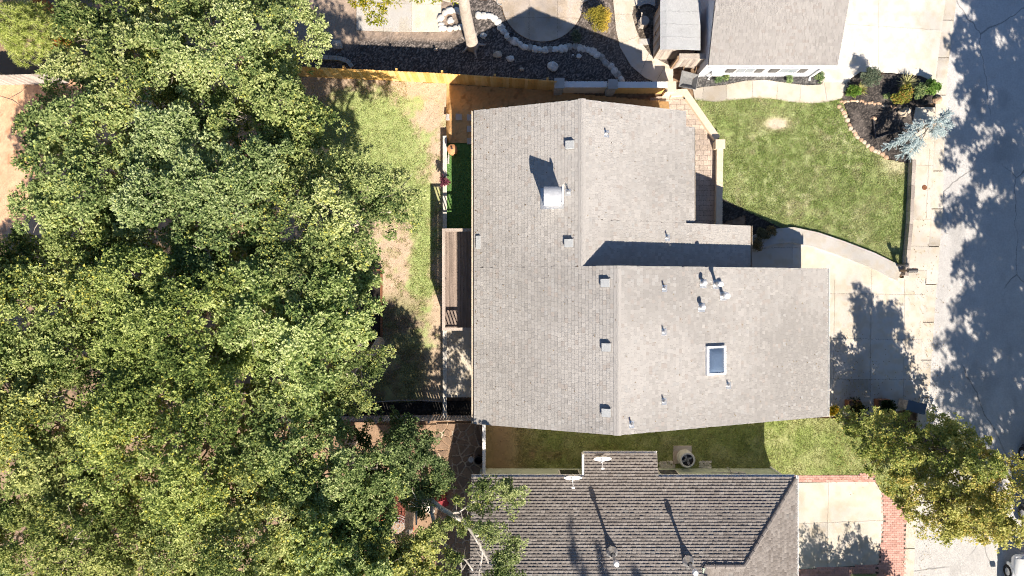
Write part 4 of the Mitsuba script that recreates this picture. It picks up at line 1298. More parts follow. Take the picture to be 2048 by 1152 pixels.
rng = np.random.default_rng(61)
k = thing('stone_border', 'pale limestone border snaking through the dark mulch below the round patio', 'stone border')
stone_row(k, [(948, 33), (975, 30), (992, 38), (1003, 58), (1020, 80), (1050, 95), (1085, 101), (1120, 98), (1150, 93), (1178, 100), (1205, 116), (1225, 138), (1243, 160)], .35, .11, ['mat_stone_white', 'mat_stone_grey', 'mat_stone_white'], rng, step=.72)
k = thing('stone_ring', 'ring of white boulders left of the leaning trunk', 'stone border')
stone_row(k, [(881, 56), (881, 38), (892, 24), (908, 20), (922, 26), (928, 40), (926, 54), (905, 58), (885, 58)], .30, .15, ['mat_stone_white'], rng)
p = W(901, 42); v, f = rock((.17, .16, .14), rng); part(k, 'stone', (v + p + [0, 0, .08], f), 'mat_stone_white', smooth=35)
k = thing('block_edging', 'curved grey block edging by the cedar fence', 'edging')
ln = LineString(WP([(578, 112), (610, 114), (645, 116), (680, 118), (697, 124), (706, 136)]))
nblk = 15
for i in range(nblk):
    seg = LineString([ln.interpolate(t, True).coords[0] for t in np.linspace(i / nblk, (i + 1) / nblk - .006, 3)]).buffer(.10, cap_style=2)
    part(k, 'block', MB().prism(seg, 0, .16 + rng.uniform(0, .02)).mesh(), 'mat_stone_grey')
k = thing('stone_border', 'rust orange stone border round the corner bed', 'stone border')
RM = ['mat_stone_rust', 'mat_stone_rust', 'mat_stone_tan']
stone_row(k, [(1677, 207), (1684, 222), (1690, 236), (1697, 252), (1705, 262), (1716, 276), (1730, 287), (1742, 297), (1757, 306), (1772, 314)], .23, .09, RM, rng, step=.85, jit=.05)
stone_row(k, [(1678, 204), (1697, 202), (1730, 205), (1760, 209), (1785, 214), (1800, 216)], .16, .08, RM, rng, step=.9, jit=.05)
for (px, py, r, lab, mt) in [(675, 91, .24, 'pale rough rock in the leaf shade by the concrete pad', 'mat_stone_grey'), (967, 72, .15, 'white rock next to the base of the leaning trunk', 'mat_stone_white'),
                            (995, 110, .19, 'tan flat rock left of the round white one in the dark mulch', 'mat_stone_tan'), (1021, 118, .17, 'round white rock in the dark mulch', 'mat_stone_white'),
                            (1106, 134, .24, 'largest white rock in the dark mulch near the garden wall', 'mat_stone_white'), (1158, 113, .11, 'small white rock inside the curve of the limestone border', 'mat_stone_white'),
                            (1044, 139, .10, 'small tan rock close to the cedar fence', 'mat_stone_tan'), (872, 99, .09, 'small tan rock in the sunlit mulch', 'mat_stone_tan'), (1146, 110, .05, 'tiny white pebble in the dark mulch', 'mat_stone_white')]:
    p = W(px, py); v, f = rock((r * 1.05, r * .9, r * .6), rng)
    put(thing('rock', lab, 'rock'), (v + p + [0, 0, r * .3], f), mt, smooth=35)
for (px, py, r, lab) in [(1812, 222, .20, 'tan boulder on the right of the stone stack in the corner bed'), (1803, 226, .22, 'grey tan boulder below the stone stack'), (1873, 201, .22, 'rust boulder at the pavement end of the corner bed'), (1746, 237, .13, 'single rust stone in the middle of the mulch bed')]:
    p = W(px, py); v, f = rock((r, r * .85, r * .7), rng)
    put(thing('boulder', lab, 'boulder'), (v + p + [0, 0, r * .5], f), 'mat_stone_tan' if 'tan' in lab else 'mat_stone_rust', smooth=35)
k = thing('bed_edging', 'black plastic edging strip in the corner bed', 'edging')
part(k, 'strip', MB().beam(W(1746, 240, .12), W(1750, 276, .12), .05, .16).beam(W(1750, 277, .12), W(1800, 262, .12), .04, .14).mesh(), 'mat_dark_metal')
# stepping stones
for (px, py, lab) in [(898.5, 234, 'white stepping stone in the sun at the edge of the mulch'), (917.5, 234, 'stepping stone just inside the house shade'), (940, 235, 'stepping stone nearest the house wall in the row of three'), (940, 258, 'middle stepping stone of the column beside the house'), (940, 282, 'stepping stone touching the artificial turf')]:
    p = W(px, py, .5); put(thing('stepping_stone', lab, 'stepping stone'), MB().box((p[0], p[1], ZS * float(sm(890, 901, px)) + .045), (.29, .29, .05), a=rng.uniform(-.1, .1)).mesh(), 'mat_concrete_grey')
# urn
k = thing('terracotta_urn', 'round lidded terracotta pot at the end of the turf', 'pot')
p = W(904.5, 299, 1.0) * [1, 1, 0] + [0, 0, ZS]
part(k, 'body', MB().lathe([(0, .02), (.15, .02), (.22, .2), (.23, .42), (.18, .58), (.15, .62)], p, 24).mesh(), 'mat_terracotta', smooth=40)
part(k, 'lid', MB().lathe([(.15, .60), (.235, .60), (.23, .63), (.10, .70), (.045, .72), (.04, .78), (0, .78)], p, 24).mesh(), 'mat_terracotta', smooth=40)
part(k, 'knob', MB().lathe([(.035, .775), (.045, .80), (.0, .82)], p, 12).mesh(), 'mat_dark_metal', smooth=40)
put(thing('tool', 'thin pale garden tool lying beside the terracotta pot', 'tool'), MB().beam(W(897, 310, .55), W(896.5, 328, .50), .08, .04).beam(W(897, 304, .7), W(896.5, 326, .52), .03, .03).mesh(), 'mat_concrete_grey')
# hanging flowers
def shrub(name, label, cat, px, py, r, h, n, L, Wd, cols, seed, per=5, ysh=None, lobes=6, z0=0.0, spread=.55, stems=True):
    rng = np.random.default_rng(seed)
    cols = tuple(tuple(1.5 * q for q in c_) for c_ in cols[:4]) + cols[4:]
    k = thing(name, label, cat)
    p = W(px, py, z0 + h * .55); p[2] = z0
    bl = [(p[0] + rng.uniform(-1, 1) * r * spread, p[1] + rng.uniform(-1, 1) * r * spread, z0 + h * rng.uniform(.4, .72), r * rng.uniform(.42, .62), r * rng.uniform(.42, .62), h * rng.uniform(.28, .4)) for _ in range(lobes)]
    v, f, c = crown(bl, n, rng, L, Wd, per, cols, .34, 3.0, seed=seed * 3)
    part(k, 'foliage', (v, f), 'mat_leaf', color=c, kind='stuff')
    if stems:
        m = MB()
        for b in bl:
            m.tube(limb(p, np.array(b[:3]), rng, 4, .02), np.linspace(.018, .007, 4), 5)
        part(k, 'stem', m.mesh(), 'mat_bark', smooth=True)
    return k


shrub('flower_basket', 'dark leaved plant with pink flowers on the low pale wall', 'plant', 889, 362, .20, .5, 150, .06, .045, ((.02, .012, .015), (.05, .02, .03), (.15, .045, .07), (.25, .08, .12), .4), 71, z0=.55)
shrub('yellow_shrub', 'yellow green fine leaved shrub beside the curved path', 'shrub', 1200, 30, .62, .9, 1500, .07, .018, ((.10, .11, .02), (.28, .25, .05), (.42, .36, .08), (.50, .38, .08), .6), 72, 6)
shrub('grey_shrub', 'grey green clump in the shade at the patio edge', 'shrub', 1151, 73, .27, .4, 220, .07, .04, ((.05, .07, .05), (.10, .13, .09), (.16, .19, .14), (.2, .2, .1), .1), 73)
GREEN = ((.03, .06, .015), (.075, .13, .03), (.15, .21, .05), (.34, .30, .05), .12)
PALE = ((.06, .10, .05), (.15, .22, .10), (.26, .34, .17), (.32, .36, .15), .15)
shrub('round_shrub', 'dark blue green shrub at the top left of the corner bed', 'shrub', 1741, 158, .42, .9, 750, .07, .035, ((.035, .055, .04), (.085, .115, .08), (.19, .225, .16), (.2, .2, .1), .1), 74)
shrub('orange_shrub', 'orange tipped green shrub below the spiky yucca', 'shrub', 1803, 190, .40, .8, 800, .06, .05, ((.07, .10, .02), (.17, .20, .045), (.28, .28, .07), (.42, .22, .07), .3), 75)
shrub('pale_shrub', 'pale green shrub left of the leafy one at the pavement', 'shrub', 1840, 185, .34, .7, 600, .06, .045, PALE, 76)
shrub('leafy_shrub', 'bright green leafy shrub at the right tip of the corner bed', 'shrub', 1864, 172, .34, .8, 560, .08, .055, ((.06, .12, .03), (.14, .25, .06), (.24, .36, .11), (.3, .36, .1), .1), 77)
shrub('low_shrub', 'fresh green low shrub beside the striped grassy plant', 'shrub', 1706, 185, .30, .5, 480, .06, .045, ((.05, .11, .02), (.11, .21, .04), (.20, .31, .07), (.3, .34, .08), .1), 78)
shrub('seedling', 'tiny green sprout in the middle of the mulch bed', 'plant', 1774, 191, .14, .25, 110, .07, .03, PALE, 79, lobes=3)
for (px, py, lab, sd2) in [(1451, 152, 'small green plant in gravel below the left window', 80), (1579, 158, 'small green plant in gravel below the right window', 81), (1638, 154, 'larger leafy plant in gravel at the house corner', 82), (1436, 158, 'pale sprout in gravel near the wheelbarrow', 83)]:
    shrub('small_plant', lab, 'plant', px, py, .13 if sd2 != 82 else .2, .3, 110, .08, .05, PALE, sd2, lobes=3)
shrub('flower_shrub', 'yellow and red flowering plant at the garage corner', 'plant', 1663, 820, .22, .7, 420, .07, .055, ((.12, .13, .02), (.40, .30, .03), (.60, .45, .05), (.50, .04, .02), .45), 84, lobes=5)
for (px, py, lab, sd2) in [(1526, 470, 'shaded grey green shrub at the entrance mulch', 85), (1512, 487, 'shaded flowering shrub next to the entry roof', 86), (1540, 462, 'small shaded shrub at the tip of the drive apron', 87)]:
    shrub('entrance_shrub', lab, 'shrub', px, py, .28, .5, 330, .06, .045, ((.05, .055, .03), (.12, .12, .07), (.20, .19, .13), (.3, .2, .1), .2), sd2)


def spiky(name, label, px, py, n, L, cols, seed, z0=.03):
    rng = np.random.default_rng(seed)
    k = thing(name, label, 'plant')
    p = W(px, py, .35); p[2] = z0
    v, f, cs = [], [], []
    m = MB(); cc = []
    for i in range(n):
        a = rng.uniform(0, 2 * np.pi); e = rng.uniform(.12, 1.25); l = L * rng.uniform(.75, 1.1)
        d = np.array([math.cos(a) * math.cos(e), math.sin(a) * math.cos(e), math.sin(e)])
        s = np.array([-math.sin(a), math.cos(a), 0])
        w = .03
        pts = np.array([p - s * w * .5, p + s * w * .5, p + d * l * .5 - s * w * .6 + [0, 0, .06], p + d * l * .5 + s * w * .6 + [0, 0, .06], p + d * l])
        m.add(pts, np.array([[0, 1, 3], [0, 3, 2], [2, 3, 4]]))
        c = np.array(cols[rng.integers(len(cols))]) * rng.uniform(.85, 1.15)
        cc.append(np.repeat([c], 5, 0))
    part(k, 'leaf', m.mesh(), 'mat_leaf', color=np.clip(np.vstack(cc), 0, 1), kind='stuff')
    part(k, 'crown_base', MB().lathe([(.06, 0), (.07, .08), (0, .12)], p, 8).mesh(), 'mat_bark')


spiky('yucca', 'variegated cream and green yucca rosette at the top of the corner bed', 1818, 164, 110, .62, [(.52, .50, .28), (.40, .42, .18), (.58, .54, .34)], 88)
spiky('striped_grass', 'striped grassy plant between the two green shrubs', 1724, 178, 60, .48, [(.50, .47, .22), (.33, .36, .12)], 89)
spiky('dry_grass', 'dark spiky tuft behind the blue green shrub', 1757, 150, 40, .42, [(.10, .08, .06), (.16, .13, .08)], 90)

# weeping blue cedar
def blue_cedar():
    rng = np.random.default_rng(91)
    k = thing('blue_cedar', 'weeping silver blue cedar leaning from the bed over the pavement', 'tree')
    base = W(1828, 262); base[2] = .05
    tr = MB(); sp_p, sp_d = [], []
    tops = [W(1800, 278, 1.3), W(1786, 290, 1.0), W(1812, 296, 1.0), W(1800, 312, .7), W(1862, 246, 1.5), W(1884, 240, 1.5), W(1898, 226, 1.3), W(1876, 258, 1.2), W(1900, 250, 1.2), W(1868, 268, 1.0), W(1822, 252, 1.4), W(1886, 268, .9), W(1820, 310, .6), W(1770, 296, .8)]
    hub = np.array([base[0] + .1, base[1] + .05, 1.35])
    tr.tube([base, base * .5 + hub * .5 + [.08, 0, 0], hub], [.06, .05, .04], 7)
    for t in tops:
        lp = limb(hub, t, rng, 7, .12)
        tr.tube(lp, np.linspace(.03, .008, 7), 5)
        ax = unit(t - hub)
        for j in range(60):
            u = rng.uniform(.35, 1.0) ** .8
            i = u * 6; i0 = min(5, int(i)); q = lp[i0] + (lp[i0 + 1] - lp[i0]) * (i - i0)
            d = unit(ax * .9 + rng.normal(size=3) * .6 + [0, 0, -.15])
            l = rng.uniform(.16, .36)
            ss = np.linspace(0, 1, 12)[:, None]
            seg = q + d * l * ss + np.array([0, 0, -.10]) * l * ss ** 2
            nb_ = 8
            P = np.repeat(seg, nb_, 0)
            sp_p.append(P); sp_d.append(unit(rng.normal(size=P.shape) + d * .7))
    P, D = np.vstack(sp_p), np.vstack(sp_d)
    v, f = blades(P, D, rng.uniform(.03, .06, len(P)), .022, rng)
    c = lerp((.45, .55, .57), (.78, .86, .88), rng.uniform(size=len(P)))
    part(k, 'foliage', (v, f), 'mat_leaf', color=np.repeat(c, 3, 0), kind='stuff')
    part(k, 'trunk', tr.mesh(), 'mat_bark', smooth=True)


blue_cedar()

# mailbox
k = thing('mailbox', 'dark mailbox on a post beside the pavement end wall', 'mailbox')
p = W(1822, 541, .9)
part(k, 'post', MB().box((p[0] - .15, p[1], .45), (.1, .1, .9)).mesh(), 'mat_brown_wood')
mb = trimesh.creation.cylinder(.1, .42, sections=16)
v = np.asarray(mb.vertices)[:, [2, 0, 1]]
part(k, 'box', MB().add(v + [p[0], p[1], 1.05], mb.faces).box((p[0], p[1], 1.0), (.42, .2, .1)).mesh(), 'mat_dark_metal', smooth=30)
part(k, 'flag', MB().box((p[0] + .05, p[1] + .11, 1.12), (.12, .01, .06)).mesh(), 'mat_red_paint')
k = thing('lamp_post', 'short dark lantern post on the end of the retaining wall', 'lantern')
p = W(1807, 530, .8)
part(k, 'post', MB().tube([(p[0], p[1], 0), (p[0], p[1], .95)], .05, 8).mesh(), 'mat_dark_metal', smooth=30)
part(k, 'lantern', MB().lathe([(0, .3), (.1, .22), (.11, .2), (.07, 0), (0, 0)], (p[0], p[1], .9), 8).mesh(), 'mat_dark_metal')
put(thing('water_meter_cover', 'round rusty meter cover in the pavement', 'cover'), MB().lathe([(0, .012), (.10, .012), (.12, .008), (.12, 0)], W(1849, 375, .1) + [0, 0, -.002], 24).mesh(), 'mat_corten')
# AC unit
mat('ac_grey', (.58, .60, .60), .5)
k = thing('air_conditioner', 'round white air conditioning unit on a pad beside the green wall', 'air conditioner')
p = W(1375, 920, .8)
part(k, 'pad', MB().box((p[0] - .08, p[1] + .10, .05), (.86, .84, .1)).mesh(), 'mat_concrete_grey')
part(k, 'casing', MB().lathe([(.36, .1), (.37, .12), (.37, .78), (.34, .84), (.27, .84), (.27, .76)], (p[0], p[1], 0), 28).mesh(), 'mat_ac_grey', smooth=35)
part(k, 'fan_well', MB().lathe([(0, .60), (.27, .60), (.27, .835)], (p[0], p[1], 0), 24).mesh(), 'mat_dark_metal', smooth=35)
for i in range(4):
    a = i * np.pi / 2 + .4
    part(k, 'fan_blade', MB().box((p[0] + .13 * math.cos(a), p[1] + .13 * math.sin(a), .70), (.24, .10, .012), a=a).mesh(), 'mat_grey_plastic')
part(k, 'fan_guard', MB().tube([(p[0] - .27, p[1], .845), (p[0] + .27, p[1], .845)], .006, 5).tube([(p[0], p[1] - .27, .845), (p[0], p[1] + .27, .845)], .006, 5).lathe([(.09, .84), (.09, .85), (.07, .85), (.07, .84)], (p[0], p[1], 0), 16).lathe([(.18, .842), (.18, .85), (.17, .85), (.17, .842)], (p[0], p[1], 0), 20).mesh(), 'mat_dark_metal')
p = W(1350, 914)
put(thing('timber_plank', 'short brown board standing beside the air conditioning unit', 'board'), MB().box((p[0], p[1], .05), (.22, .62, .10)).mesh(), 'mat_deck_rail')
rng = np.random.default_rng(95)
m = MB()
for i in range(420):
    a = rng.uniform() < .5
    px, py = (rng.uniform(1318, 1350) if a else rng.uniform(1398, 1422)), rng.uniform(922, 937)
    p = W(px, py); r = rng.uniform(.02, .045)
    v, f = rock((r, r, r * .7), rng, 0); m.add(v + p + [0, 0, .045], f)
k = nm('gravel'); labels[k] = {'label': 'loose white gravel under the green wall by the air conditioner', 'category': 'gravel', 'kind': 'stuff'}
put(k, m.mesh(), 'mat_stone_white')
# pots by the boundary wall
k = thing('white_bucket', 'small white lidded bucket on the flagstones', 'bucket')
p = W(942, 919, .3) * [1, 1, 0]
part(k, 'body', MB().lathe([(0, .05), (.1, .05), (.125, .34)], p, 18).mesh(), 'mat_white_paint', smooth=30)
part(k, 'lid', MB().lathe([(.13, .33), (.13, .36), (.06, .37), (0, .37)], p, 18).mesh(), 'mat_grey_plastic', smooth=30)
k = thing('black_bin', 'round black bin in the corner of wall and flagstones', 'bin')
p = W(957, 921, .6) * [1, 1, 0]
part(k, 'body', MB().lathe([(0, .06), (.15, .06), (.19, .6), (.20, .62), (.17, .62), (.14, .12), (0, .12)], p, 20).mesh(), 'mat_black_plastic', smooth=30)
part(k, 'handle', MB().tube([p + [.19, .05, .5], p + [.25, .08, .5], p + [.19, .12, .5]], .014, 6).mesh(), 'mat_grey_plastic')


def planter(px, py, label, seed):
    k = thing('rust_planter', label, 'planter')
    p = W(px, py, .6)
    m = MB()
    for s in (-1, 1):
        m.box((p[0] + s * .26, p[1], .30), (.04, .56, .52)); m.box((p[0], p[1] + s * .26, .30), (.48, .04, .52))
    part(k, 'box', m.mesh(), 'mat_corten')
    part(k, 'soil', MB().box((p[0], p[1], .26), (.478, .478, .4)).mesh(), 'mat_soil')
    rng = np.random.default_rng(seed)
    bl = [(p[0] + rng.uniform(-.2, .2), p[1] + rng.uniform(-.2, .2), .72 + rng.uniform(-.1, .1), .2, .2, .16) for _ in range(5)]
    v, f, c = crown(bl, 240, rng, .09, .06, 5, ((.015, .025, .01), (.03, .05, .02), (.06, .08, .03), (.3, .2, .05), .2), .3, 3, seed=seed)
    part(k, 'foliage', (v, f), 'mat_leaf', color=c, kind='stuff')


planter(1711, 814, 'square rusty planter with dark leaves nearer the garage', 101)
planter(1770, 812, 'square rusty planter with dark leaves farther from the garage', 102)
k = thing('utility_box', 'tall box with a blue panel and pale edge at the kerb under the tree', 'box')
p = W(1838, 815, 1.1)
part(k, 'body', MB().box((p[0] - .1, p[1], .55), (.75, .4, .96), a=-.25).mesh(), 'mat_stone_tan')
part(k, 'lid', MB().box((p[0] - .1, p[1], 1.07), (.85, .5, .07), a=-.25).mesh(), 'mat_blue_panel')
mat('blue_panel', (.10, .14, .20), .5)
# raised bed
k = thing('raised_bed', 'rust edged garden bed with dark soil under the oaks', 'raised bed')
for (a, b) in [((690, 540), (690, 686)), ((764, 540), (764, 686)), ((690, 686), (764, 686)), ((690, 540), (764, 540))]:
    p, q = W(*a), W(*b); part(k, 'edge_board', MB().beam(p + [0, 0, .17], q + [0, 0, .17], .07, .34).mesh(), 'mat_corten')
a, b = W(692, 684), W(762, 542); part(k, 'soil', MB().span(a[0], b[0], a[1], b[1], 0, .22).mesh(), 'mat_black_soil')
mat('black_soil', mottled((.03, .025, .022), .4, 4, .5, 25), .95)
# back-yard furniture of the south-west neighbour
k = thing('red_chair', 'red garden chair on the flagstones near the bare branch', 'chair')
p = W(884, 1004, .4) * [1, 1, 0]
part(k, 'seat', MB().box(p + [0, 0, .4], (.5, .48, .04), a=.3).mesh(), 'mat_red_paint')
R = rotz(.3) @ np.array([[1, 0, 0], [0, math.cos(.35), -math.sin(.35)], [0, math.sin(.35), math.cos(.35)]])
for i in range(5):
    part(k, 'back_slat', MB().box(p + rotz(.3) @ [-.2 + i * .1, .28, .72], (.085, .025, .62), R=R @ np.array([[1, 0, 0], [0, 1, 0], [0, 0, 1.0]])).mesh(), 'mat_red_paint')
for sx in (-.22, .22):
    for sy in (-.2, .2):
        part(k, 'leg', MB().box(p + rotz(.3) @ [sx, sy, .2], (.05, .05, .4)).mesh(), 'mat_red_paint')
k = thing('low_platform', 'small red brown timber platform under the trees', 'platform')
for i in range(10):
    p = W(752 + i * 6.2, 1008); part(k, 'plank', MB().box(p + [0, 0, .15], (.14, 1.7, .04)).mesh(), 'mat_red_deck')
part(k, 'frame', MB().box(W(780, 1008) + [0, .7, .07], (1.4, .06, .12)).box(W(780, 1008) + [0, -.7, .07], (1.4, .06, .12)).mesh(), 'mat_brown_wood')
k = thing('wire_table', 'round grey wire table beside the red platform', 'table')
p = W(797, 1052, .7) * [1, 1, 0]
m = MB()
th = np.linspace(0, 2 * np.pi, 25)
for r in (.12, .26, .40, .5):
    m.tube(np.stack([p[0] + r * np.cos(th), p[1] + r * np.sin(th), th * 0 + .72], 1), .012, 5)
for a in np.linspace(0, 2 * np.pi, 13)[:-1]:
    m.tube([p + [.1 * math.cos(a), .1 * math.sin(a), .72], p + [.5 * math.cos(a), .5 * math.sin(a), .72]], .008, 5)
part(k, 'top', m.mesh(), 'mat_grey_plastic')
for a in (.4, 2.5, 4.6):
    part(k, 'leg', MB().tube([p + [.3 * math.cos(a), .3 * math.sin(a), 0], p + [.1 * math.cos(a), .1 * math.sin(a), .4], p + [.28 * math.cos(a), .28 * math.sin(a), .72]], .014, 5).mesh(), 'mat_grey_plastic')
for (px, py, lab) in [(821, 1058, 'orange flower pot right of the wire table'), (753, 968, 'orange red flower pot above the red platform'), (768, 1046, 'small orange flower pot left of the wire table')]:
    k = thing('flower_pot', lab, 'pot'); p = W(px, py, .3) * [1, 1, 0]
    part(k, 'body', MB().lathe([(0, .05), (.11, .05), (.17, .32), (.18, .34), (.15, .34), (.13, .26), (0, .26)], p, 16).mesh(), 'mat_orange_paint', smooth=30)
    part(k, 'soil', MB().lathe([(0, .29), (.135, .29)], p, 16).mesh(), 'mat_black_soil')
# stump and black arch by the shed
k = thing('log_stump', 'grey weathered stump in the mulch beside the shed', 'stump')
p = W(1288, 42, .4) * [1, 1, 0]
part(k, 'trunk', MB().tube([p, p + [0, 0, .2], p + [.02, .02, .45]], [.26, .22, .23], 12).mesh(), 'mat_grey_wood_1', smooth=40)
part(k, 'branch', MB().tube([p + [-.05, .1, .35], p + [-.15, .35, .6]], [.06, .03], 6).tube([p + [-.1, -.1, .2], p + [-.25, -.35, .3]], [.05, .02], 6).mesh(), 'mat_grey_wood_1', smooth=True)
k = thing('garden_hoop', 'black curved garden hoop beside the stump', 'hoop')
th = np.linspace(.1, 2.6, 14); p = W(1292, 34)
part(k, 'tube', MB().tube(np.stack([p[0] + .48 * np.cos(th), p[1] + .48 * np.sin(th), .18 + .12 * np.sin(th * 1.1)], 1), .05, 8).mesh(), 'mat_black_plastic', smooth=True)
part(k, 'stake', MB().tube([p + [-.42, .25, 0], p + [-.40, .35, .5]], .025, 6).mesh(), 'mat_dark_metal')
p = W(1288, 84); put(thing('paving_block', 'single pale concrete block at the path edge by the shed', 'paving block'), MB().box(p + [0, 0, .035], (.5, .28, .07)).mesh(), 'mat_concrete_grey')
k = thing('fallen_twigs', 'bare twigs lying across the pine straw', 'twigs')
part(k, 'twig', MB().tube([W(0, 192, .05), W(25, 200, .08), W(48, 216, .05)], .015, 5).tube([W(20, 196, .06), W(40, 186, .1), W(55, 170, .1)], .01, 5).mesh(), 'mat_bark')
m = MB(); rng = np.random.default_rng(140)
pc = W(1085, 40)
k = thing('downlight', 'small black flood lamp standing at the patio edge', 'lamp')
p = W(1023, 74); part(k, 'stake', MB().tube([p, p + [0, 0, .25]], .015, 6).mesh(), 'mat_dark_metal'); part(k, 'head', MB().lathe([(0, .26), (.1, .28), (.12, .38), (.09, .38), (.07, .3), (0, .3)], p, 14).mesh(), 'mat_dark_metal', smooth=30)
k = thing('garden_hose', 'thin grey hose coiled on the patio edge', 'hose')
th = np.linspace(0, 5.2, 24); p = W(1001, 4, .06)
part(k, 'coil', MB().tube(np.stack([p[0] + .17 * np.cos(th), p[1] + .15 * np.sin(th), .075 + .006 * th], 1), .014, 6).mesh(), 'mat_grey_plastic', smooth=True)


# ------------------------------------------------------------------ cars
def car(name, label, x, y, heading, paint, L=4.6, Wd=1.85, Hh=1.72, spare=False):
    k = thing(name, label, 'car')
    R = rotz(heading)
    tr_ = lambda v: np.asarray(v, float) @ R.T + [x, y, 0]

    def loft(secs, ins):
        n = 20; V, F = [], []
        for (sx, hw, z0, z1) in secs:
            a = np.arange(n) * 2 * np.pi / n + np.pi / n
            c, s = np.cos(a), np.sin(a)
            p = 3.6
            rr = (np.abs(c) ** p + np.abs(s) ** p) ** (-1 / p)
            V += [[sx, hw * ci * ri, (z0 + z1) / 2 + (z1 - z0) / 2 * si * ri] for ci, si, ri in zip(c, s, rr)]
        for i in range(len(secs) - 1):
            for j in range(n):
                F.append([i * n + j, i * n + (j + 1) % n, (i + 1) * n + (j + 1) % n, (i + 1) * n + j])
        V = np.array(V)
        e = len(V); V = np.vstack([V, V[:n].mean(0), V[-n:].mean(0)])
        F3 = [[q[0], q[1], q[2]] for q in F] + [[q[0], q[2], q[3]] for q in F]
        for j in range(n):
            F3.append([e, (j + 1) % n, j]); F3.append([e + 1, e - n + j, e - n + (j + 1) % n])
        return V, np.array(F3)
    h2 = Wd / 2
    V, F = loft([(-L / 2, h2 * .86, .5, .85), (-L / 2 + .12, h2 * .96, .38, 1.0), (-L * .25, h2, .32, 1.05), (L * .12, h2, .32, 1.06), (L * .34, h2 * .98, .34, 1.0), (L / 2 - .12, h2 * .92, .4, .9), (L / 2, h2 * .8, .5, .78)], 0)
    part(k, 'body', (tr_(V), F), paint, smooth=40)
    V, F = loft([(-L * .47, h2 * .78, .95, 1.2), (-L * .42, h2 * .82, .95, Hh - .1), (-L * .2, h2 * .80, .95, Hh), (L * .05, h2 * .78, .95, Hh - .03), (L * .22, h2 * .84, .95, 1.1)], 0)
    part(k, 'window', (tr_(V), F), 'mat_car_glass', smooth=40)
    V, F = loft([(-L * .42, h2 * .70, Hh - .12, Hh - .06), (-L * .2, h2 * .72, Hh - .06, Hh + .03), (L * .04, h2 * .70, Hh - .07, Hh + .0)], 0)
    part(k, 'roof', (tr_(V), F), paint, smooth=40)
    for sx in (-L * .30, L * .31):
        for s in (-1, 1):
            t_ = trimesh.creation.torus(.25, .105, major_sections=24, minor_sections=10)
            v = np.asarray(t_.vertices)[:, [0, 2, 1]] + [sx, s * (h2 - .08), .35]
            wk = part(k, 'wheel', (tr_(v), np.asarray(t_.faces)), 'mat_tyre', smooth=True)
            c_ = trimesh.creation.cylinder(.2, .10, sections=20)
            put(nm('rim', wk), (tr_(np.asarray(c_.vertices)[:, [0, 2, 1]] + [sx, s * (h2 - .06), .35]), np.asarray(c_.faces)), 'mat_galvanised')
    for sx in (-L * .30, L * .31):
        for s in (-1, 1):
            th_ = np.linspace(-.1, np.pi + .1, 13)
            v_, f_2 = MB().tube(np.stack([sx + .40 * np.cos(th_), th_ * 0 + s * (h2 - .06), .36 + .40 * np.sin(th_)], 1), .085, 7).mesh()
            part(k, 'fender', (tr_(v_), f_2), paint, smooth=50)
    for s in (-1, 1):
        part(k, 'mirror', MB().add(tr_(UB_V * [.14, .22, .15] + [L * .13, s * (h2 + .12), 1.12]), UB_F).mesh(), paint)
        part(k, 'headlight', MB().add(tr_(UB_V * [.14, .32, .14] + [L / 2 - .10, s * h2 * .68, .72]), UB_F).mesh(), 'mat_white_metal')
        part(k, 'taillight', MB().add(tr_(UB_V * [.1, .2, .26] + [-L / 2 + .06, s * h2 * .78, .85]), UB_F).mesh(), 'mat_red_paint')
    return k


pc_ = W(2002, 1118)
car('parked_car', 'white car at the bottom right corner with sky reflected in its windscreen', pc_[0] + 1.0, pc_[1] - 1.9, math.pi / 2, 'mat_car_white')
pc_ = W(2034, 868)
car('parked_car', 'dark car in the tree shade at the right edge', pc_[0] + .95, pc_[1] - 2.3, math.pi / 2, 'mat_car_dark')

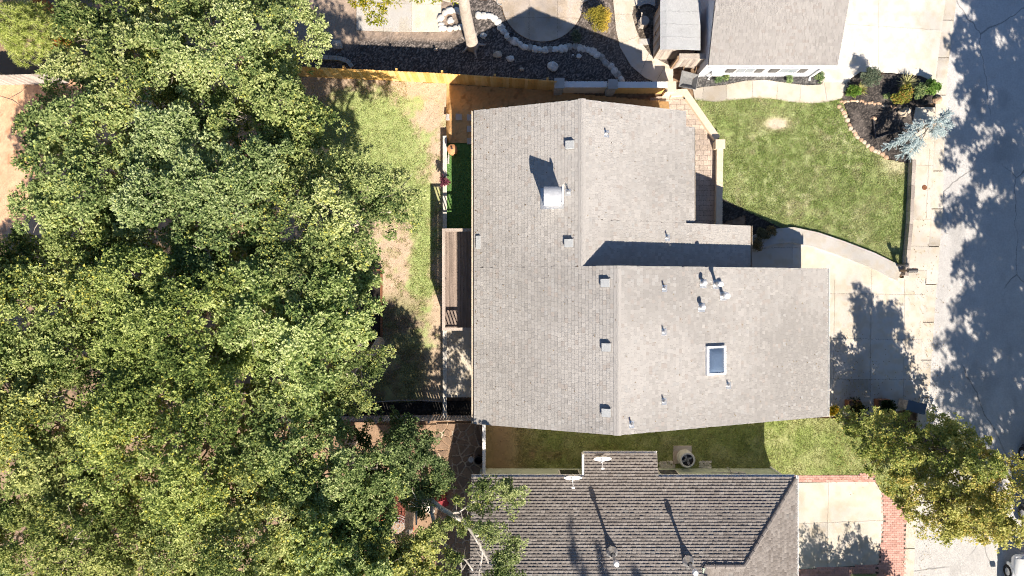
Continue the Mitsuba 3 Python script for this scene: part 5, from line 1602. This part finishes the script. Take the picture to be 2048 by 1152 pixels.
# ------------------------------------------------------------------ trees
OAK = ((.070, .120, .042), (.285, .36, .13), (.58, .63, .32), (.56, .56, .15), .05)
OAKY = ((.075, .120, .038), (.30, .37, .125), (.58, .63, .29), (.60, .57, .12), .07)
OAKD = ((.07, .12, .045), (.17, .24, .095), (.35, .43, .21), (.42, .42, .12), .03)
oaks = [
    (272, 125, 6.6, 155, OAK, 'oak crown nearest the grey timber fence'),
    (475, 90, 7.0, 175, OAK, 'oak crown at the top edge beside the dappled mulch'),
    (545, 255, 6.8, 125, OAK, 'oak crown hanging over the cedar fence'),
    (200, 340, 7.0, 165, OAK, 'oak crown on the left overhanging the orange pine straw'),
    (410, 390, 7.6, 185, OAK, 'tall oak crown in the upper middle of the grove'),
    (655, 430, 7.2, 175, OAK, 'oak crown reaching farthest over the back lawn towards the deck'),
    (130, 600, 7.2, 190, OAKY, 'oak crown with yellow tinted leaves on the left edge of the picture'),
    (355, 640, 8.0, 185, OAKY, 'oak crown in the very middle of the grove'),
    (600, 640, 7.4, 175, OAK, 'oak crown above the rust edged raised bed'),
    (110, 850, 7.4, 200, OAKY, 'yellowest oak crown in the lower left'),
    (370, 880, 8.0, 200, OAKY, 'oak crown above the lower middle of the grove'),
    (575, 880, 6.8, 140, OAK, 'oak crown covering the left end of the picket fence'),
    (230, 1080, 7.4, 200, OAKY, 'oak crown along the bottom edge of the picture'),
    (-20, 1060, 7.0, 150, OAK, 'oak crown cut off by the bottom left corner'),
    (480, 1090, 7.6, 190, OAKY, 'oak crown at the bottom right of the grove'),
    (680, 1090, 6.8, 150, OAKY, 'oak crown beside the red platform at the bottom edge'),
    (688, 735, 6.2, 95, OAK, 'small oak crown below the raised bed on the right rim of the grove'),
    (670, 960, 6.4, 150, OAK, 'oak crown between the picket fence and the red platform'),
    (800, 1130, 6.0, 110, OAKY, 'bright oak crown below the wire table at the bottom edge'),
]
for i, (px, py, z, r, cols, lab) in enumerate(oaks):
    rg = np.random.default_rng(500 + i)
    c = W(px, py, z); R_ = r * (1 - z / H) / K
    nb_ = max(11, int(17 * (r / 175)))
    vb, vh, vs = rg.uniform(1.02, 1.22), rg.uniform(-.04, .06), rg.uniform(.9, 1.18)
    cols = tuple(tuple(np.clip(np.array(q) * vb * [1 + vh, 1, 1 + rg.uniform(-.12, .08)], 0, .8)) for q in cols[:4]) + cols[4:]
    tree('oak', lab, 'tree', (c[0] + rg.uniform(-.8, .8), c[1] + rg.uniform(-.8, .8), -.02), oak_blobs(c, R_, rg, nb_), cols, int(8400 * (r / 175) ** 2), 500 + i, L=.102 * vs, Wd=.070 * vs, per=6, trunk_r=.22, group='oaks of the back yard grove', gap=.30)

# darker trees of the south-west yard
def lobes(pts):
    return [tuple(W(px, py, z)) + (r, r, r * .62) for (px, py, z, r) in pts]


tree('dark_oak', 'darker small leaved tree standing behind the picket fence', 'tree', tuple(W(815, 900)), lobes([(780, 850, 4.2, .9), (835, 875, 4.6, .95), (870, 905, 4.2, .8), (800, 900, 5.0, 1.0), (755, 925, 4.4, 1.0), (845, 940, 5.0, 1.0), (800, 960, 5.0, 1.1), (872, 960, 4.4, .75), (745, 985, 4.6, .9), (720, 880, 4.0, .8), (840, 990, 4.8, .8)]), OAKD, 6000, 601, L=.10, Wd=.06, trunk_r=.15, bark='mat_bark', gap=.42)
# tree with pale bare limbs over the lower roof
tb = thing('pale_limbed_tree', 'tree with bare pale limbs reaching over the ribbed tile roof', 'tree')
rg = np.random.default_rng(611)
m = MB()
base = W(850, 1010); hub = W(862, 1000, 4.6)
m.tube(limb(base, hub, rg, 6, .0), np.linspace(.22, .13, 6), 8)
mains = [[hub, W(900, 1030, 5.2), W(930, 1045, 5.5), W(948, 1070, 5.8), W(965, 1100, 6.0), W(978, 1125, 6.1)], [hub, W(868, 1060, 5.0), W(885, 1088, 5.3), W(920, 1112, 5.5), W(948, 1140, 5.6)], [W(900, 1030, 5.2), W(925, 1020, 5.6), W(955, 1000, 5.8)], [W(948, 1070, 5.8), W(975, 1067, 6.0), W(1012, 1072, 6.1), W(1025, 1095, 6.1)], [W(965, 1100, 6.0), W(962, 1130, 6.1), W(956, 1160, 6.1)], [hub, W(835, 1000, 5.0), W(832, 1050, 5.3)], [W(978, 1125, 6.1), W(1000, 1140, 6.2), W(1020, 1150, 6.2)], [W(920, 1112, 5.5), W(925, 1140, 5.6)]]
for i, q in enumerate(mains):
    q = np.array(q); r0 = (.12, .09, .06, .055, .05, .085, .05, .045)[i]
    t = np.linspace(0, len(q) - 1, len(q) * 4)
    q2 = np.stack([np.interp(t, np.arange(len(q)), q[:, a]) for a in range(3)], 1) + np.random.default_rng(620 + i).normal(0, .022, (len(t), 3))
    m.tube(q2, np.linspace(r0, r0 * .4, len(t)), 7)
    for _ in range(7):
        s = q2[rg.integers(3, len(q2))]; m.tube(limb(s, s + rg.normal(0, .45, 3) + [0, 0, .15], rg, 5, .05), np.linspace(.014, .004, 5), 4)
mat('bark_bleached', mottled((.56, .52, .47), .3, 4, .25, 20), .9)
part(tb, 'trunk', m.mesh(), 'mat_bark_bleached', smooth=True)
bl = lobes([(965, 975, 5.8, .5), (1000, 985, 6.0, .45), (1015, 1010, 6.1, .4), (1035, 990, 6.2, .3), (935, 1000, 5.5, .4), (985, 1050, 6.0, .55), (955, 1045, 5.7, .4), (1000, 1090, 6.1, .5), (1025, 1120, 6.2, .55), (980, 1130, 6.0, .5), (1000, 1150, 6.1, .55), (905, 1060, 5.3, .45), (880, 1040, 5.2, .4), (910, 1100, 5.4, .35), (895, 1140, 5.5, .5), (855, 1085, 5.2, .5), (1040, 1090, 6.2, .3), (960, 1010, 5.8, .3), (860, 960, 4.8, .4)])
bl = [b[:3] + tuple(1.25 * np.array(b[3:])) for b in bl]
v, f, c = crown(bl, 3000, rg, .10, .06, 6, OAK, .36, 1.6, seed=613)
part(tb, 'crown', (v, f), 'mat_leaf', color=c, kind='stuff')

# street-side trees
S1 = ((.13, .18, .045), (.34, .40, .11), (.62, .63, .26), (.66, .56, .16), .12)
S2 = ((.21, .24, .06), (.48, .49, .15), (.75, .72, .33), (.78, .64, .22), .18)


def cone_blobs(gx, gy, h, r0, n, rng, z0=1.2):
    out = []
    for i in range(n):
        t = (i + .5) / n
        rr = r0 * (1 - t) ** .7 * .72 + .05
        a = i * 2.39996 + rng.uniform(-.5, .5)
        q = rr * rng.uniform(.45, 1)
        rb = (.35 + .55 * (1 - t)) * r0 * .55
        out.append((gx + q * math.cos(a), gy + q * math.sin(a), z0 + (h - z0) * t, rb, rb, rb * .75))
    return out


def spike_blobs(gx, gy, h, r0, n, rng):
    out = []
    for i in range(n):
        a = i * 2.39996; q = r0 * math.sqrt((i + .3) / n)
        top = h * (1 - (q / r0) ** 1.3 * rng.uniform(.45, .8)) * rng.uniform(.82, 1.0)
        for k in range(3):
            t = (.35, .65, .9)[k]
            out.append((gx + q * math.cos(a) * (.8 + .2 * t), gy + q * math.sin(a) * (.8 + .2 * t), top * t, .26 - .07 * k, .26 - .07 * k, .42))
    return out


g = W(1812, 868)
rg = np.random.default_rng(700)
bl = cone_blobs(g[0], g[1], 7.0, 2.1, 22, rg)
bl += lobes([(1700, 845, 1.9, .55), (1725, 870, 2.3, .7), (1690, 835, 1.7, .4), (1750, 900, 2.6, .8), (1770, 850, 2.5, .7), (1745, 850, 3.0, .8), (1775, 880, 3.4, .9), (1800, 900, 3.8, .9), (1715, 850, 2.0, .6), (1740, 925, 2.6, .7), (1785, 955, 3.0, .75)])
tree('street_tree', 'dark green tree at the driveway corner casting a shadow on the concrete', 'tree', (g[0], g[1], 0), bl, S1, 7000, 701, L=.10, Wd=.07, trunk_r=.13, bark='mat_bark', gap=.47, gapf=2.2, limb_r=.35)
g = W(1850, 985)
bl = cone_blobs(g[0], g[1], 6.0, 2.1, 20, rg)
bl += lobes([(1800, 1000, 2.6, .6), (1840, 1040, 3.4, .7), (1890, 1050, 4.4, .6), (1990, 1035, 6.0, .8), (2025, 1065, 6.0, .7), (2040, 1000, 6.4, .9), (1900, 1000, 4.6, .9), (1950, 960, 5.4, .9), (1960, 1020, 5.6, .8), (2005, 945, 6.0, .8), (1930, 905, 5.0, .8), (1870, 945, 3.8, .8), (1885, 1068, 4.2, .45), (1825, 970, 3.4, .8), (1812, 1000, 3.2, .6), (1835, 930, 3.6, .7)])
tree('street_tree', 'yellow green tree over the kerb left of the white car', 'tree', (g[0], g[1], 0), bl, S2, 8200, 702, L=.11, Wd=.08, trunk_r=.13, bark='mat_bark', gap=.42, gapf=1.3, limb_r=.35)
rng = np.random.default_rng(141)
fx, fy = WP([(0, 0)])[0]
gp = np.array([W(1700 + rng.normal(0, 55), 800 + rng.normal(0, 60)) for _ in range(420)] + [W(1690 + rng.normal(0, 60), 900 + rng.normal(0, 35)) for _ in range(220)] + [W(1850 + rng.normal(0, 22), 830 + rng.normal(0, 190)) for _ in range(380)])
gx, gy = PX(gp[:, 0], gp[:, 1])
ok = (gx > 1668) & (gx < 1925) & ((gy < 825) | (gy > 840))
gp = gp[ok]; gp[:, 2] = .108
an = rng.uniform(0, 2 * np.pi, len(gp))
lv, lf = leaf_quads(gp, np.stack([np.cos(an), np.sin(an), an * 0 + .08], 1), unit(rng.normal(0, .2, (len(gp), 3)) + [0, 0, 1]), .06, .04)
lk = nm('fallen_leaves'); labels[lk] = {'label': 'scattered dry leaves on driveway and kerb near the street trees', 'category': 'leaves', 'kind': 'stuff'}
put(lk, (lv, lf), 'mat_leaf', color=np.repeat(lerp((.22, .14, .07), (.50, .38, .16), rng.uniform(size=len(gp))), 4, 0))
# trees across the street: their shade lies on the asphalt
for i, (px, py, h, r) in enumerate([(2190, 250, 7.5, 3.2), (2150, 420, 7.5, 3.4), (2128, 590, 7.6, 3.3), (2150, 770, 7.6, 3.4), (2160, 930, 7.6, 3.2), (2120, 1080, 8.2, 3.3), (2150, 1230, 8.0, 3.4), (2235, 500, 7.5, 3.2), (2235, 860, 7.5, 3.2)]):
    rg = np.random.default_rng(720 + i); g = W(px, py)
    tree('shade_tree', 'large tree across the street casting broken shade on the asphalt', 'tree', (g[0] + 1.3, g[1], 0), oak_blobs((g[0], g[1], h), r, rg, 18, 2.0, .8), S1, 3500, 730 + i, L=.16, Wd=.12, per=4, trunk_r=.2, bark='mat_bark', group='trees across the street', gap=.36, gapf=.7, twigs=3)
# junipers and a tall tree south of the picture (their shadows fall into it)
for i, (px, py, h, r) in enumerate([(1668, 1215, 4.3, 1.3), (1750, 1210, 4.2, 1.5)]):
    rg = np.random.default_rng(750 + i); g = W(px, py)
    tree('juniper', 'upright juniper casting its spiky shadow on the yellow driveway', 'tree', (g[0], g[1], 0), spike_blobs(g[0], g[1], h, r, 46, rg), OAKD, 4600, 760 + i, L=.09, Wd=.05, per=5, trunk_r=.08, bark='mat_bark', group='junipers by the yellow driveway', gap=.40, gapf=1.8, twigs=1)
for i, (px, py, h, r) in enumerate([(1303, 1545, 16.6, .9), (1345, 1550, 16.2, .7), (1400, 1560, 15.9, .6)]):
    rg = np.random.default_rng(770 + i); g = W(px, py)
    tree('slender_tree', 'slender tree casting a thin shadow on the ribbed roof', 'tree', (g[0], g[1], 0), cone_blobs(g[0], g[1], h, r, 22, rg, 5.0), OAKD, 3000, 780 + i, L=.10, Wd=.06, per=5, trunk_r=.09, bark='mat_bark', group='slender trees south of the picture', gap=.40, gapf=1.6, twigs=1)
# leaning pale trunk in the northern garden
lt = thing('leaning_tree', 'tree with a thick pale leaning trunk and drooping yellow green leaves', 'tree')
rg = np.random.default_rng(800)
P0 = W(945, 90); pts = [P0 + [0, -.02, -.05], P0 + [0, .0, .35], W(938, 60, 2.2), W(931, 25, 3.8), W(926, -8, 5.2), W(918, -60, 6.5)]
m = MB(); m.tube(pts, [.36, .29, .255, .24, .23, .20], 14)
for a in np.linspace(0, 2 * np.pi, 6)[:-1]:
    m.tube([P0 + [.2 * math.cos(a), .2 * math.sin(a), .22], P0 + [.42 * math.cos(a), .42 * math.sin(a), .06], P0 + [.65 * math.cos(a), .65 * math.sin(a), -.02]], [.10, .06, .03], 6)
for q in [(W(860, 0, 4.6)), W(760, 5, 4.4), W(800, -20, 4.8), W(900, 5, 4.9)]:
    m.tube(limb(np.array(pts[3]) * .3 + np.array(pts[4]) * .7, q, rg, 6, .08), np.linspace(.05, .01, 6), 6)
part(lt, 'trunk', m.mesh(), 'mat_bark_trunk', smooth=True)
mat('bark_trunk', mottled((.42, .37, .32), .25, 3, .2, 16), .9)
BR = ((.10, .13, .012), (.26, .29, .03), (.42, .42, .05), (.55, .45, .05), .2)
bl = lobes([(735, 10, 4.3, .25), (760, 25, 4.2, .25), (742, 35, 4.0, .2), (765, 45, 3.9, .15), (785, 0, 4.5, .3), (800, -10, 4.5, .3), (842, -5, 4.6, .25), (872, -2, 4.7, .3), (903, 5, 4.9, .22), (715, 0, 4.3, .25), (820, -30, 5, .5), (740, -30, 5, .5), (880, -40, 5, .5)])
v, f, c = crown(bl, 620, rg, .14, .055, 6, BR, .36, 2.2, seed=801)
part(lt, 'crown', (v, f), 'mat_leaf', color=c, kind='stuff')
bl = oak_blobs(W(905, -190, 8.0), 2.3, rg, 13)
v, f, c = crown(bl, 1500, rg, .14, .07, 5, BR, .42, .9, seed=802)
part(lt, 'crown', (v, f), 'mat_leaf', color=c, kind='stuff')

# pine in the upper left corner
rg = np.random.default_rng(820)
pk = thing('pine', 'bright yellow green pine in the upper left corner', 'tree')
base = W(30, 60); c = W(28, 45, 4.0)
m = MB(); m.tube([base, base * [1, 1, 0] + [0, 0, 2.2], c], [.13, .1, .04], 8)
sp, sdv = [], []
for i in range(170):
    a = rg.uniform(0, 2 * np.pi); z = rg.uniform(1.8, 4.6); rr = 1.75 * (1 - ((z - 1.6) / 3.6)) ** .6 * rg.uniform(.5, 1)
    e = np.array([c[0] + rr * math.cos(a), c[1] + rr * math.sin(a), z])
    s = np.array([base[0], base[1], z - .4])
    lp = limb(s, e, rg, 5, .03); m.tube(lp, np.linspace(.022, .006, 5), 4)
    for u in (.7, .85, 1.0):
        q = s + (e - s) * u
        n_ = 60; sp.append(np.repeat([q], n_, 0) + rg.normal(0, .03, (n_, 3))); sdv.append(unit(rg.normal(size=(n_, 3)) + unit(e - s) * 1.0 + [0, 0, .5]))
P_, D_ = np.vstack(sp), np.vstack(sdv)
v, f = blades(P_, D_, rg.uniform(.16, .30, len(P_)), .028, rg)
cc = lerp((.36, .44, .09), (.72, .78, .32), rg.uniform(size=len(P_)))
part(pk, 'needles', (v, f), 'mat_leaf', color=np.repeat(cc, 3, 0), kind='stuff')
part(pk, 'trunk', m.mesh(), 'mat_bark', smooth=True)
shrub('ivy_shrub', 'green climbing shrub between pine and oak', 'shrub', 112, 75, .8, 1.6, 1300, .09, .06, ((.05, .09, .02), (.13, .20, .04), (.24, .30, .07), (.55, .22, .08), .25), 831, lobes=9, spread=.9)
shrub('rust_shrub', 'dry rust coloured shrub at the top beside the pine', 'shrub', 96, 25, .55, 1.2, 600, .09, .04, ((.20, .08, .03), (.42, .18, .08), (.55, .28, .14), (.3, .3, .06), .25), 832, lobes=6)
